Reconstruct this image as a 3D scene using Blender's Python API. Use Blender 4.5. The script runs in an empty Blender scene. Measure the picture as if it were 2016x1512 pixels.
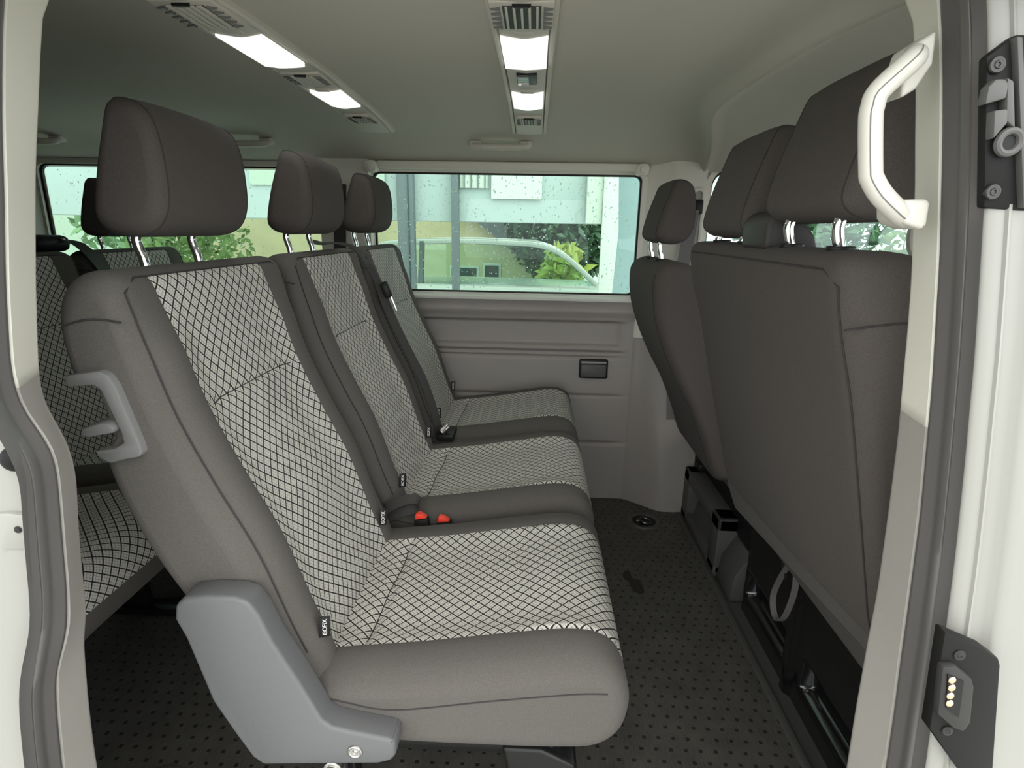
import bpy, bmesh, math, random
from math import radians, sin, cos, pi, sqrt
from mathutils import Vector, Matrix
random.seed(7)
S = bpy.context.scene
COL = S.collection

# ------------------------------------------------------------------ camera, sky, exposure
F_PX, EYE = 1100.0, (0.0, 0.0, 1.10)
yv = Vector(((1055-1008)/F_PX, (453-756)/F_PX, 1.0)).normalized()      # van's across axis seen from the camera
e = Vector((1, 0.018, 0)); xv = (e-e.dot(yv)*yv).normalized()            # van's length axis
zv = xv.cross(yv)
if zv[1] > 0: zv = -zv
Rm = Matrix((xv, yv, zv))
right = Vector((Rm[0][0], Rm[1][0], Rm[2][0])); down = Vector((Rm[0][1], Rm[1][1], Rm[2][1])); fwd = Vector((Rm[0][2], Rm[1][2], Rm[2][2]))
cam = bpy.data.cameras.new('camera'); co = bpy.data.objects.new('camera', cam); COL.objects.link(co)
cam.sensor_width = 36; cam.sensor_fit = 'HORIZONTAL'; cam.lens = F_PX/2016*36; cam.clip_start = 0.02; cam.clip_end = 300
m3 = Matrix((right, -down, -fwd)).transposed()
co.matrix_world = Matrix.Translation(EYE) @ m3.to_4x4()
S.camera = co

W = bpy.data.worlds.new('overcast_sky'); S.world = W; W.use_nodes = True
nt = W.node_tree; nt.nodes.clear()
wo = nt.nodes.new('ShaderNodeOutputWorld'); bg = nt.nodes.new('ShaderNodeBackground'); nt.links.new(bg.outputs[0], wo.inputs[0])
tc = nt.nodes.new('ShaderNodeTexCoord'); sx = nt.nodes.new('ShaderNodeSeparateXYZ'); nt.links.new(tc.outputs['Generated'], sx.inputs[0])
cr = nt.nodes.new('ShaderNodeValToRGB'); nt.links.new(sx.outputs['Z'], cr.inputs[0]); nt.links.new(cr.outputs[0], bg.inputs[0])
cr.color_ramp.elements[0].color = (.90, .96, 1.0, 1); cr.color_ramp.elements[0].position = 0
cr.color_ramp.elements[1].color = (1.0, .99, .95, 1); cr.color_ramp.elements[1].position = .6
dt = nt.nodes.new('ShaderNodeVectorMath'); dt.operation = 'DOT_PRODUCT'; dt.inputs[1].default_value = (.55, -.835, 0); nt.links.new(tc.outputs['Generated'], dt.inputs[0])
mr = nt.nodes.new('ShaderNodeMapRange'); nt.links.new(dt.outputs['Value'], mr.inputs[0])   # brightest part of the overcast lies on the open door's side, ahead of the van
mr.inputs[1].default_value = -1; mr.inputs[2].default_value = 1; mr.inputs[3].default_value = 1.3; mr.inputs[4].default_value = 4.4
nt.links.new(mr.outputs[0], bg.inputs[1])
S.view_settings.view_transform = 'Standard'; S.view_settings.look = 'None'; S.view_settings.gamma = 1
S.view_settings.exposure = 0.0; S.view_settings.use_curve_mapping = False
S.cycles.use_denoising = True
S.cycles.max_bounces = 10; S.cycles.diffuse_bounces = 6; S.cycles.transparent_max_bounces = 16; S.cycles.transmission_bounces = 8
S.cycles.caustics_reflective = False; S.cycles.caustics_refractive = False

# ------------------------------------------------------------------ materials
def srgb(*c): return tuple((v/255/12.92 if v/255 <= .04045 else ((v/255+.055)/1.055)**2.4) for v in c)+(1,)
def mat(name, col, rough=.6, metal=0, bump=0, bscale=300, noise=0, nscale=400, sheen=0, spec=.5, coat=0, emit=None, estr=0):
    m = bpy.data.materials.new(name); m.use_nodes = True; t = m.node_tree; b = t.nodes['Principled BSDF']
    if len(col) == 3: col = tuple(col)+(1,)
    b.inputs['Base Color'].default_value = col; b.inputs['Roughness'].default_value = rough; b.inputs['Metallic'].default_value = metal
    b.inputs['Specular IOR Level'].default_value = spec; b.inputs['Coat Weight'].default_value = coat
    if sheen: b.inputs['Sheen Weight'].default_value = sheen; b.inputs['Sheen Roughness'].default_value = .5
    if emit: b.inputs['Emission Color'].default_value = emit; b.inputs['Emission Strength'].default_value = estr
    if noise or bump:
        c = t.nodes.new('ShaderNodeTexCoord')
    if noise:
        n = t.nodes.new('ShaderNodeTexNoise'); n.inputs['Scale'].default_value = nscale; n.inputs['Detail'].default_value = 3
        t.links.new(c.outputs['Object'], n.inputs['Vector'])
        r = t.nodes.new('ShaderNodeMapRange'); r.inputs[1].default_value = .25; r.inputs[2].default_value = .75
        r.inputs[3].default_value = 1-noise; r.inputs[4].default_value = 1+noise
        t.links.new(n.outputs[0], r.inputs[0])
        x = t.nodes.new('ShaderNodeVectorMath'); x.operation = 'SCALE'; x.inputs[0].default_value = col[:3]
        t.links.new(r.outputs[0], x.inputs['Scale']); t.links.new(x.outputs[0], b.inputs['Base Color'])
    if bump:
        n = t.nodes.new('ShaderNodeTexNoise'); n.inputs['Scale'].default_value = bscale; n.inputs['Detail'].default_value = 2
        t.links.new(c.outputs['Object'], n.inputs['Vector'])
        p = t.nodes.new('ShaderNodeBump'); p.inputs['Strength'].default_value = bump; p.inputs['Distance'].default_value = .001
        t.links.new(n.outputs[0], p.inputs['Height']); t.links.new(p.outputs[0], b.inputs['Normal'])
    return m
def math_node(t, op, a, b=None, c=None):
    n = t.nodes.new('ShaderNodeMath'); n.operation = op
    for i, v in enumerate((a, b, c)):
        if v is None: continue
        if isinstance(v, (int, float)): n.inputs[i].default_value = v
        else: t.links.new(v, n.inputs[i])
    return n.outputs[0]
def pattern_mat(name, light, dark, cell=.0153):
    """woven seat insert: a lattice of bold diagonal threads with fine threads between"""
    m = bpy.data.materials.new(name); m.use_nodes = True; t = m.node_tree; b = t.nodes['Principled BSDF']
    uv = t.nodes.new('ShaderNodeUVMap'); uv.uv_map = 'UVMap'
    s = t.nodes.new('ShaderNodeSeparateXYZ'); t.links.new(uv.outputs[0], s.inputs[0])
    k = .7071/cell
    A = math_node(t, 'MULTIPLY', math_node(t, 'ADD', s.outputs[0], s.outputs[1]), k)
    B = math_node(t, 'MULTIPLY', math_node(t, 'SUBTRACT', s.outputs[0], s.outputs[1]), k)
    def line(v, mul, w):
        f = math_node(t, 'FRACT', math_node(t, 'MULTIPLY', v, mul))
        d = math_node(t, 'ABSOLUTE', math_node(t, 'SUBTRACT', f, .5))
        return math_node(t, 'GREATER_THAN', d, .5-w)
    bold = math_node(t, 'MAXIMUM', line(A, 1, .074), line(B, 1, .074))
    fine = math_node(t, 'MULTIPLY', math_node(t, 'MAXIMUM', line(A, 3, .085), line(B, 3, .085)), .52)
    diag = math_node(t, 'MULTIPLY', line(math_node(t, 'ADD', A, B), 3, .07), .30)
    fac = math_node(t, 'MAXIMUM', bold, math_node(t, 'MAXIMUM', fine, diag))
    mx = t.nodes.new('ShaderNodeMix'); mx.data_type = 'RGBA'; t.links.new(fac, mx.inputs['Factor'])
    mx.inputs['A'].default_value = light; mx.inputs['B'].default_value = dark
    t.links.new(mx.outputs['Result'], b.inputs['Base Color']); b.inputs['Roughness'].default_value = .9
    b.inputs['Specular IOR Level'].default_value = .2
    p = t.nodes.new('ShaderNodeBump'); p.inputs['Strength'].default_value = .35; p.inputs['Distance'].default_value = .001
    t.links.new(math_node(t, 'SUBTRACT', 1, fac), p.inputs['Height']); t.links.new(p.outputs[0], b.inputs['Normal'])
    return m
def glass_mat(name, tint, refl=.06):
    m = bpy.data.materials.new(name); m.use_nodes = True; t = m.node_tree; t.nodes.clear()
    o = t.nodes.new('ShaderNodeOutputMaterial'); tr = t.nodes.new('ShaderNodeBsdfTransparent'); g = t.nodes.new('ShaderNodeBsdfGlossy')
    g.inputs['Roughness'].default_value = .02; tr.inputs[0].default_value = tint
    f = t.nodes.new('ShaderNodeFresnel'); f.inputs[0].default_value = 1.45
    mx = t.nodes.new('ShaderNodeMixShader'); t.links.new(math_node(t, 'MULTIPLY', f.outputs[0], refl/.04), mx.inputs[0])
    t.links.new(tr.outputs[0], mx.inputs[1]); t.links.new(g.outputs[0], mx.inputs[2]); t.links.new(mx.outputs[0], o.inputs[0])
    return m
M = {}
M['fabric'] = mat('charcoal_fabric', (.099, .092, .084), .95, bump=.35, bscale=900, noise=.16, nscale=700, sheen=.04, spec=.08)
M['darkfabric'] = mat('dark_brown_fabric', (.082, .073, .067), .95, bump=.35, bscale=900, noise=.16, nscale=700, sheen=.03, spec=.06)
M['pattern'] = pattern_mat('lattice_fabric', (.60, .58, .53, 1), (.022, .021, .02, 1))
M['seam'] = mat('dark_thread', (.03, .028, .027), .9)
M['chrome'] = mat('chrome', (.85, .86, .86), .12, 1)
M['plastic'] = mat('grey_plastic', (.112, .115, .117), .42, bump=.25, bscale=1200, spec=.4)
M['handle'] = mat('cream_handle_plastic', (.56, .545, .485), .5)
M['latchgrey'] = mat('mid_grey_plastic', (.17, .17, .166), .45, bump=.15, bscale=1200)
M['outlet'] = mat('charcoal_moulding', (.045, .043, .041), .5, spec=.2, bump=.15, bscale=1200)
M['boxdark'] = mat('black_moulded_plate', (.012, .0118, .0115), .5, spec=.15)
M['frameblack'] = mat('dark_contact_frame', (.035, .034, .033), .5, spec=.2)
M['black'] = mat('black_plastic', (.014, .014, .014), .42, spec=.2)
M['legblack'] = mat('black_leg_paint', (.010, .010, .010), .25, spec=.25)
M['gloss'] = mat('black_painted_steel', (.010, .010, .010), .2, coat=.6)
M['headliner'] = mat('grey_headliner', (.60, .585, .51), .95, bump=.2, bscale=1500, spec=.1)
M['upper'] = mat('beige_trim_plastic', (.74, .72, .63), .55, bump=.15, bscale=1500)
M['sill'] = mat('pale_window_flange', (.66, .66, .60), .4)
M['lower'] = mat('warm_grey_trim_plastic', (.34, .31, .285), .5, bump=.2, bscale=1300)
M['lowertrim'] = mat('grey_entry_trim', (.34, .322, .292), .55, bump=.15, bscale=1300)
M['white'] = mat('cream_white_paint', (.28, .277, .252), .4, coat=.1)
M['rubber'] = mat('grey_rubber_seal', (.105, .099, .095), .36, bump=.1, bscale=200)
M['belt'] = mat('seat_belt_webbing', (.035, .033, .031), .6, bump=.2, bscale=1500)
M['red'] = mat('red_button', (.85, .06, .03), .4)
M['lens'] = mat('lit_lamp_diffuser', (.9, .9, .86), .4, emit=(1, 1, .94, 1), estr=.95)
M['console'] = mat('console_plastic', (.62, .60, .53), .55)
M['boxgrey'] = mat('dark_grey_moulding', (.085, .083, .08), .5, bump=.2, bscale=1200)
M['strap'] = mat('grey_strap', (.16, .15, .145), .7)
M['tagwhite'] = mat('white_print', (.8, .8, .78), .7)
M['copper'] = mat('brass_contact', (.9, .62, .42), .25, .8)
M['catch'] = mat('grey_zinc_catch', (.085, .083, .08), .4, spec=.4)
M['screwdark'] = mat('dark_screw', (.05, .048, .046), .35, .6)
M['darksteel'] = mat('dark_zinc', (.16, .155, .15), .35, .9)
M['steel'] = mat('bare_steel', (.55, .54, .52), .3, 1)
M['glass'] = glass_mat('privacy_glass', (.77, .88, .84, 1), .014)
M['clearglass'] = glass_mat('side_glass', (.80, .93, .88, 1), .05)
def floor_mat():
    m = mat('studded_rubber', (.04, .039, .036), .62, bump=0); t = m.node_tree; b = t.nodes['Principled BSDF']
    c = t.nodes.new('ShaderNodeTexCoord'); s = t.nodes.new('ShaderNodeSeparateXYZ'); t.links.new(c.outputs['Object'], s.inputs[0])
    px, py = .0325, .0295
    v = math_node(t, 'DIVIDE', s.outputs[1], py)
    row = math_node(t, 'FLOOR', v)
    odd = math_node(t, 'MULTIPLY', math_node(t, 'MODULO', math_node(t, 'ADD', row, 1000), 2), .35)
    u = math_node(t, 'ADD', math_node(t, 'DIVIDE', s.outputs[0], px), odd)
    du = math_node(t, 'ABSOLUTE', math_node(t, 'SUBTRACT', math_node(t, 'FRACT', u), .5))
    dv = math_node(t, 'ABSOLUTE', math_node(t, 'SUBTRACT', math_node(t, 'FRACT', v), .5))
    d = math_node(t, 'MAXIMUM', math_node(t, 'MULTIPLY', du, px), math_node(t, 'MULTIPLY', dv, py))
    pit = t.nodes.new('ShaderNodeMapRange'); t.links.new(d, pit.inputs[0])
    pit.inputs[1].default_value = .0034; pit.inputs[2].default_value = .0043; pit.inputs[3].default_value = 1; pit.inputs[4].default_value = 0
    n = t.nodes.new('ShaderNodeTexNoise'); n.inputs['Scale'].default_value = 14; n.inputs['Detail'].default_value = 5
    mp = t.nodes.new('ShaderNodeMapping'); mp.inputs['Scale'].default_value = (12, 1, 1)
    t.links.new(c.outputs['Object'], mp.inputs[0]); n2 = t.nodes.new('ShaderNodeTexNoise'); n2.inputs['Scale'].default_value = 30
    t.links.new(mp.outputs[0], n2.inputs['Vector']); t.links.new(c.outputs['Object'], n.inputs['Vector'])
    amt = math_node(t, 'MULTIPLY', math_node(t, 'ADD', n.outputs[0], n2.outputs[0]), .9)
    amt = math_node(t, 'ADD', amt, .1)
    keep = math_node(t, 'SUBTRACT', 1, math_node(t, 'MULTIPLY', pit.outputs[0], .75))
    x = t.nodes.new('ShaderNodeVectorMath'); x.operation = 'SCALE'; x.inputs[0].default_value = (.082, .078, .070)
    t.links.new(math_node(t, 'MULTIPLY', amt, keep), x.inputs['Scale']); t.links.new(x.outputs[0], b.inputs['Base Color'])
    h = math_node(t, 'ADD', math_node(t, 'MULTIPLY', pit.outputs[0], -1), math_node(t, 'MULTIPLY', n2.outputs[0], .12))
    p = t.nodes.new('ShaderNodeBump'); p.inputs['Strength'].default_value = .8; p.inputs['Distance'].default_value = .002
    t.links.new(h, p.inputs['Height']); t.links.new(p.outputs[0], b.inputs['Normal'])
    return m
M['mat'] = floor_mat()

# ------------------------------------------------------------------ mesh helpers
class Seams:
    """stitched lines, each a mesh of its own"""
    def __init__(s): s.l = []
    def tube(s, pts, r, n=6): s.l.append(MB().tube(pts, r, n).mesh('seam', M['seam'])); return s
    def mesh(s, *a): return s.l
    def build(s, name, m, parent): put_seams(s.l, parent)
def put_seams(l, parent):
    for me in l: obj('seam', me, parent)
class MB:
    def __init__(s): s.v = []; s.f = []; s.mi = []; s.uv = []
    def add(s, verts, faces, mi=0, uvs=None):
        o = len(s.v); s.v += [tuple(p) for p in verts]
        s.uv += list(uvs) if uvs else [(0, 0)]*len(verts)
        for k, f in enumerate(faces):
            s.f.append(tuple(i+o for i in f)); s.mi.append(mi[k] if isinstance(mi, list) else mi)
        return s
    def grid(s, rows, closed_u=False, closed_v=False, mi=0, uvs=None, mif=None):
        n, m = len(rows), len(rows[0]); fs = []; mis = []
        for i in range(n if closed_v else n-1):
            for j in range(m if closed_u else m-1):
                a, b = i, (i+1) % n; c, d = j, (j+1) % m
                fs.append((a*m+c, a*m+d, b*m+d, b*m+c)); mis.append(mif(i, j) if mif else mi)
        fl = [p for r in rows for p in r]; ul = [q for r in uvs for q in r] if uvs else None
        return s.add(fl, fs, mis, ul)
    def box(s, lo, hi, mi=0, bev=0, seg=2):
        bm = bmesh.new(); bmesh.ops.create_cube(bm, size=1)
        for v in bm.verts: v.co = Vector([lo[i]+(v.co[i]+.5)*(hi[i]-lo[i]) for i in range(3)])
        if bev: bmesh.ops.bevel(bm, geom=list(bm.edges), offset=bev, segments=seg, profile=.5, affect='EDGES')
        return s.frombm(bm, mi)
    def frombm(s, bm, mi=0, mx=None):
        bm.normal_update(); bm.verts.index_update()
        vs = [(mx @ v.co if mx else v.co.copy()) for v in bm.verts]; fs = [tuple(v.index for v in f.verts) for f in bm.faces]
        bm.free(); return s.add(vs, fs, mi)
    def prism(s, pts, axis, a, b, bev=0, seg=2, mi=0):
        """outline pts in the two other axes (in x,y,z order) extruded along axis from a to b"""
        def P(p, w): q = [p[0], p[1]]; q.insert(axis, w); return Vector(q)
        bm = bmesh.new(); va = [bm.verts.new(P(p, a)) for p in pts]; vb = [bm.verts.new(P(p, b)) for p in pts]; n = len(pts)
        bm.faces.new(va); bm.faces.new(vb[::-1])
        for i in range(n): bm.faces.new((va[i], vb[i], vb[(i+1) % n], va[(i+1) % n]))
        bmesh.ops.recalc_face_normals(bm, faces=list(bm.faces))
        if bev:
            ed = [x for x in bm.edges if len(x.link_faces) == 2 and x.calc_face_angle(0) > .6]
            bmesh.ops.bevel(bm, geom=ed, offset=bev, segments=seg, profile=.5, affect='EDGES')
        return s.frombm(bm, mi)
    def tube(s, pts, r, n=8, closed=False, mi=0, flat=None):
        pts = [Vector(p) for p in pts]; rows = []; N = len(pts); up = None
        for i, p in enumerate(pts):
            a = pts[(i-1) % N] if (closed or i) else p; b = pts[(i+1) % N] if (closed or i < N-1) else p
            t = (b-a).normalized()
            if up is None:
                up = Vector((0, 0, 1)) if abs(t.z) < .9 else Vector((1, 0, 0))
            u = (up-up.dot(t)*t).normalized(); w = t.cross(u); up = u
            rr = r[i] if isinstance(r, (list, tuple)) else r
            ru, rw = (rr, rr) if not flat else (rr*flat[0], rr*flat[1])
            rows.append([p+u*ru*cos(2*pi*k/n)+w*rw*sin(2*pi*k/n) for k in range(n)])
        s.grid(rows, closed_u=True, closed_v=closed, mi=mi)
        if not closed:
            s.add(rows[0], [tuple(range(n))[::-1]], mi); s.add(rows[-1], [tuple(range(n))], mi)
        return s
    def ribbon(s, pts, wdirs, w, th=.0012, mi=0):
        """flat webbing through pts; wdirs: width direction at each point"""
        pts = [Vector(p) for p in pts]; rows = []
        for i, p in enumerate(pts):
            t = (pts[min(i+1, len(pts)-1)]-pts[max(i-1, 0)]).normalized()
            d = Vector(wdirs[i] if isinstance(wdirs, list) else wdirs); d = (d-d.dot(t)*t).normalized(); nn = t.cross(d)
            rows.append([p-d*w/2-nn*th/2, p+d*w/2-nn*th/2, p+d*w/2+nn*th/2, p-d*w/2+nn*th/2])
        return s.grid(rows, closed_u=True, mi=mi)
    def sphere(s, c, r, sub=2, sc=(1, 1, 1), mi=0):
        bm = bmesh.new(); bmesh.ops.create_icosphere(bm, subdivisions=sub, radius=1)
        for v in bm.verts: v.co = Vector((c[0]+v.co.x*r*sc[0], c[1]+v.co.y*r*sc[1], c[2]+v.co.z*r*sc[2]))
        return s.frombm(bm, mi)
    def cyl(s, a, b, r, n=20, mi=0, bev=0, r2=None):
        a, b = Vector(a), Vector(b); d = (b-a); L = d.length
        bm = bmesh.new(); bmesh.ops.create_cone(bm, cap_ends=True, segments=n, radius1=r, radius2=r if r2 is None else r2, depth=L)
        if bev:
            ed = [x for x in bm.edges if len(x.link_faces) == 2 and x.calc_face_angle(0) > .8]
            bmesh.ops.bevel(bm, geom=ed, offset=bev, segments=2, profile=.5, affect='EDGES')
        mx = Matrix.Translation((a+b)/2) @ d.to_track_quat('Z', 'Y').to_matrix().to_4x4()
        return s.frombm(bm, mi, mx)
    def ring(s, c, axis, R, r, n=28, k=8, mi=0, fl=1):
        ax = Vector(axis).normalized(); u = ax.orthogonal().normalized(); w = ax.cross(u); c = Vector(c)
        rows = [[c+(u*cos(t)+w*sin(t))*(R+r*cos(q))+ax*r*fl*sin(q) for q in [2*pi*j/k for j in range(k)]] for t in [2*pi*i/n for i in range(n)]]
        return s.grid(rows, closed_u=True, closed_v=True, mi=mi)
    def mesh(s, name, mats, sharp=35):
        me = bpy.data.meshes.new(name); me.from_pydata(s.v, [], s.f); me.validate(clean_customdata=False)
        if len(me.polygons) == len(s.mi):
            for p, k in zip(me.polygons, s.mi): p.material_index = k
        ul = me.uv_layers.new(name='UVMap')
        for l in me.loops: ul.data[l.index].uv = s.uv[l.vertex_index]
        for mt in (mats if isinstance(mats, list) else [mats]): me.materials.append(mt)
        bm = bmesh.new(); bm.from_mesh(me); bmesh.ops.recalc_face_normals(bm, faces=list(bm.faces)); bm.to_mesh(me); bm.free()
        for p in me.polygons: p.use_smooth = True
        if sharp: me.set_sharp_from_angle(angle=radians(sharp))
        return me
    def build(s, name, mats, parent=None, loc=(0, 0, 0), sharp=35):
        return obj(name, s.mesh(name, mats, sharp), parent, loc)
def obj(name, me, parent=None, loc=(0, 0, 0)):
    o = bpy.data.objects.new(name, me); COL.objects.link(o)
    if parent:
        o.parent = parent
    o.location = loc
    return o
def tag(o, label=None, cat=None, group=None, kind=None):
    if label: o['label'] = label
    if cat: o['category'] = cat
    if group: o['group'] = group
    if kind: o['kind'] = kind
    return o
def empty(name, label, cat, group=None, loc=(0, 0, 0)):
    o = bpy.data.objects.new(name, None); COL.objects.link(o); o.location = loc; o.empty_display_size = .1
    return tag(o, label, cat, group)
def struct(o, label, cat): return tag(o, label, cat, kind='structure')
def copy_tree(o, parent=None, dloc=(0, 0, 0)):
    c = o.copy(); COL.objects.link(c); c.parent = parent
    if parent is None: c.location = Vector(o.location)+Vector(dloc)
    for ch in list(o.children): copy_tree(ch, c)
    return c
def catmull(P, n, closed=True):
    P = [Vector(p) for p in P]; N = len(P); out = []
    segs = N if closed else N-1
    for i in range(segs):
        g = lambda k: P[k % N] if closed else P[max(0, min(N-1, k))]
        p0, p1, p2, p3 = g(i-1), g(i), g(i+1), g(i+2)
        for k in range(n):
            t = k/n
            out.append(.5*((2*p1)+(-p0+p2)*t+(2*p0-5*p1+4*p2-p3)*t*t+(-p0+3*p1-3*p2+p3)*t**3))
    if not closed: out.append(P[-1])
    return out
def resample(P, step, closed=True):
    P = list(P)+([P[0]] if closed else []); L = [0]
    for a, b in zip(P, P[1:]): L.append(L[-1]+(b-a).length)
    n = max(8, int(L[-1]/step)); out = []; k = 0
    for i in range(n if closed else n+1):
        d = L[-1]*i/n
        while k < len(L)-2 and L[k+1] < d: k += 1
        f = (d-L[k])/max(1e-9, L[k+1]-L[k]); out.append(P[k].lerp(P[k+1], f))
    return out
def G(x, c, w): return math.exp(-((x-c)/w)**2)
def sstep(a, b, x):
    t = max(0, min(1, (x-a)/(b-a))); return t*t*(3-2*t)

def pillow(prof, half, r, disp=None, step=.008, extra=(), pat=None, ny=26, power=2.0):
    """a padded body: closed (x,z) profile swept along y with rolled ends. disp(x,z,y,nx,nz)->outward push.
    pat(x,z,y,arc) says where the woven insert shows. Returns MB and the end ring for seams."""
    pr = resample([Vector((p[0], p[1])) for p in catmull([Vector((a, b)) for a, b in prof], 10)], step)
    N = len(pr); area = sum(pr[i].x*pr[(i+1) % N].y-pr[(i+1) % N].x*pr[i].y for i in range(N)); sg = 1 if area > 0 else -1
    nor = []
    for i in range(N):
        t = (pr[(i+1) % N]-pr[i-1]).normalized(); nor.append(Vector((t.y, -t.x))*sg)
    for _ in range(3): nor = [((nor[i-1]+nor[i]*2+nor[(i+1) % N])).normalized() for i in range(N)]
    half_t = []
    for i in range(N):
        best = None; p = pr[i]; d = -nor[i]
        for j in range(N):
            if nor[j].dot(nor[i]) > -.15: continue
            v = pr[j]-p; al = v.dot(d)
            if al > 0 and abs(v.x*d.y-v.y*d.x) < step and (best is None or al < best): best = al
        half_t.append(best/2 if best else None)
    known = [i for i in range(N) if half_t[i]]
    for i in range(N):
        if not half_t[i]: half_t[i] = half_t[min(known, key=lambda k: min((i-k) % N, (k-i) % N))]
    spine = [pr[i]-nor[i]*half_t[i] for i in range(N)]
    for _ in range(60): spine = [(spine[i-1]+spine[i]*2+spine[(i+1) % N])/4 for i in range(N)]
    dist = [(spine[i]-pr[i]).length for i in range(N)]
    arc = [0]
    for i in range(1, N): arc.append(arc[-1]+(pr[i]-pr[i-1]).length)
    ends = [r*(1-cos(pi/2*k/7)) for k in range(8)]
    ys = sorted(set([round(-half+t, 5) for t in ends]+[round(half-t, 5) for t in ends]+[round(-half+r+(2*half-2*r)*k/ny, 5) for k in range(ny+1)]+[round(x, 5) for x in extra]))
    rows = []; uvs = []
    for y in ys:
        t = min(half-abs(y), r); ins = r-r*max(0, 1-max(0, 1-t/r)**power)**(1/power)
        row = []; uv = []
        for i, p in enumerate(pr):
            d = disp(p.x, p.y, y, nor[i].x, nor[i].y) if disp else 0
            q = p+nor[i]*d*(1 if t >= r or d < -.008 else t/r)
            q = q.lerp(spine[i], min(ins/max(dist[i], 1e-4), ins/r*.42))
            row.append(Vector((q.x, y, q.y))); uv.append((y, arc[i]))
        rows.append(row); uvs.append(uv)
    mb = MB()
    def mif(i, j):
        if not pat: return 0
        ym = (ys[i]+ys[min(i+1, len(ys)-1)])/2; q = (pr[j]+pr[(j+1) % N])/2
        return 1 if pat(q.x, q.y, ym, arc[j]) else 0
    mb.grid(rows, closed_u=True, uvs=uvs, mif=mif)
    mb.add(rows[0], [tuple(range(N))[::-1]], 0); mb.add(rows[-1], [tuple(range(N))], 0)
    k0 = min(range(len(ys)), key=lambda i: abs(ys[i]-(-half+r*.55))); k1 = min(range(len(ys)), key=lambda i: abs(ys[i]-(half-r*.55)))
    return mb, rows[k0], rows[k1], arc, pr, rows, ys

# ------------------------------------------------------------------ the shell of the van
def ceil_z(y):
    pts = [(.46, 1.30), (.52, 1.345), (.60, 1.385), (.75, 1.412), (1.0, 1.425), (1.35, 1.432), (1.7, 1.425), (1.9, 1.412), (2.02, 1.393), (2.10, 1.365), (2.15, 1.335), (2.18, 1.325)]
    for (a, za), (b, zb) in zip(pts, pts[1:]):
        if a <= y <= b:
            t = (y-a)/(b-a); return za+(zb-za)*t
    return pts[0][1] if y < .46 else pts[-1][1]
ys = [.46+.02*i for i in range(87)]
def lip(y): return .425+.10*sstep(1.45, 2.2, y)*1.6+.03*sstep(1.1, .7, y)
rows = []
zc = [sum(ceil_z(min(2.18, max(.46, y+d))) for d in (-.06, -.03, 0, .03, .06))/5 for y in ys]
xs_ = [-2.0+.1*i for i in range(24)]
for y, z in zip(ys, zc):
    b = lip(y); row = [(x, y, z) for x in xs_]+[(b-.07, y, z), (b-.03, y, z-.003), (b-.014, y, z-.007), (b-.005, y, z-.015), (b+.002, y, z-.028), (b+.008, y, z-.034), (b+.015, y, z-.034), (b+.024, y, z-.024), (b+.05, y, z-.020), (b+.3, y, z-.022), (1.3, y, z-.035), (1.75, y, z-.05)]
    rows.append(row)
mb = MB().grid(rows); struct(mb.build('ceiling', M['headliner'], sharp=50), 'grey fabric headliner over the whole cabin', 'ceiling')
mb = MB().box((-2.0, .50, -.03), (.618, 2.26, 0)); mb.box((.600, .50, 0), (.620, 2.08, .005), mi=1, bev=.002)
mb.box((.618, .50, -.06), (1.9, 2.26, -.012), mi=1)
struct(mb.build('floor', [M['mat'], M['boxgrey']]), 'black rubber cabin floor with rows of square pits', 'floor')
# far wall: panel with pressed recesses
def wall_panel():
    mb = MB(); y = 2.19
    xs = [-2.0+.02*i for i in range(121)]; zs = [0, .03]+[.05+.004*i for i in range(196)]+[.835]
    def d(x, z):
        s = 0
        s += .016*sstep(.715, .735, z)*0
        inr = sstep(-.95, -.93, x)*(1-sstep(.335, .35, x))
        s -= .022*inr*sstep(.657, .668, z)*(1-sstep(.750, .762, z))      # long tray recess
        for zc_, a in ((.646, -.006), (.632, .009), (.614, .008)): s -= a*G(z, zc_, .0055)*(1-sstep(.34, .36, x))
        s -= .009*G(x, .372, .008)*sstep(.24, .26, z)*(1-sstep(.76, .77, z))
        s -= .010*G(z, .25, .007)*(1-sstep(.36, .375, x))*sstep(-.6, -.5, x)
        s -= .009*G(z, .455, .005)*(1-sstep(.35, .365, x))
        s += .014*G(z, .80, .022)
        return -s
    mb.grid([[(x, y+d(x, z), z) for x in xs] for z in zs])
    mb.grid([[(x, yy, zz) for x in xs] for yy, zz in ((y, .835), (y+.03, .84), (y+.08, .80), (y+.08, -.03), (y, 0))])
    return mb.build('wall_left', M['lower'], sharp=60)
struct(wall_panel(), 'warm grey moulded side panel below the middle window', 'wall')
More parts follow.
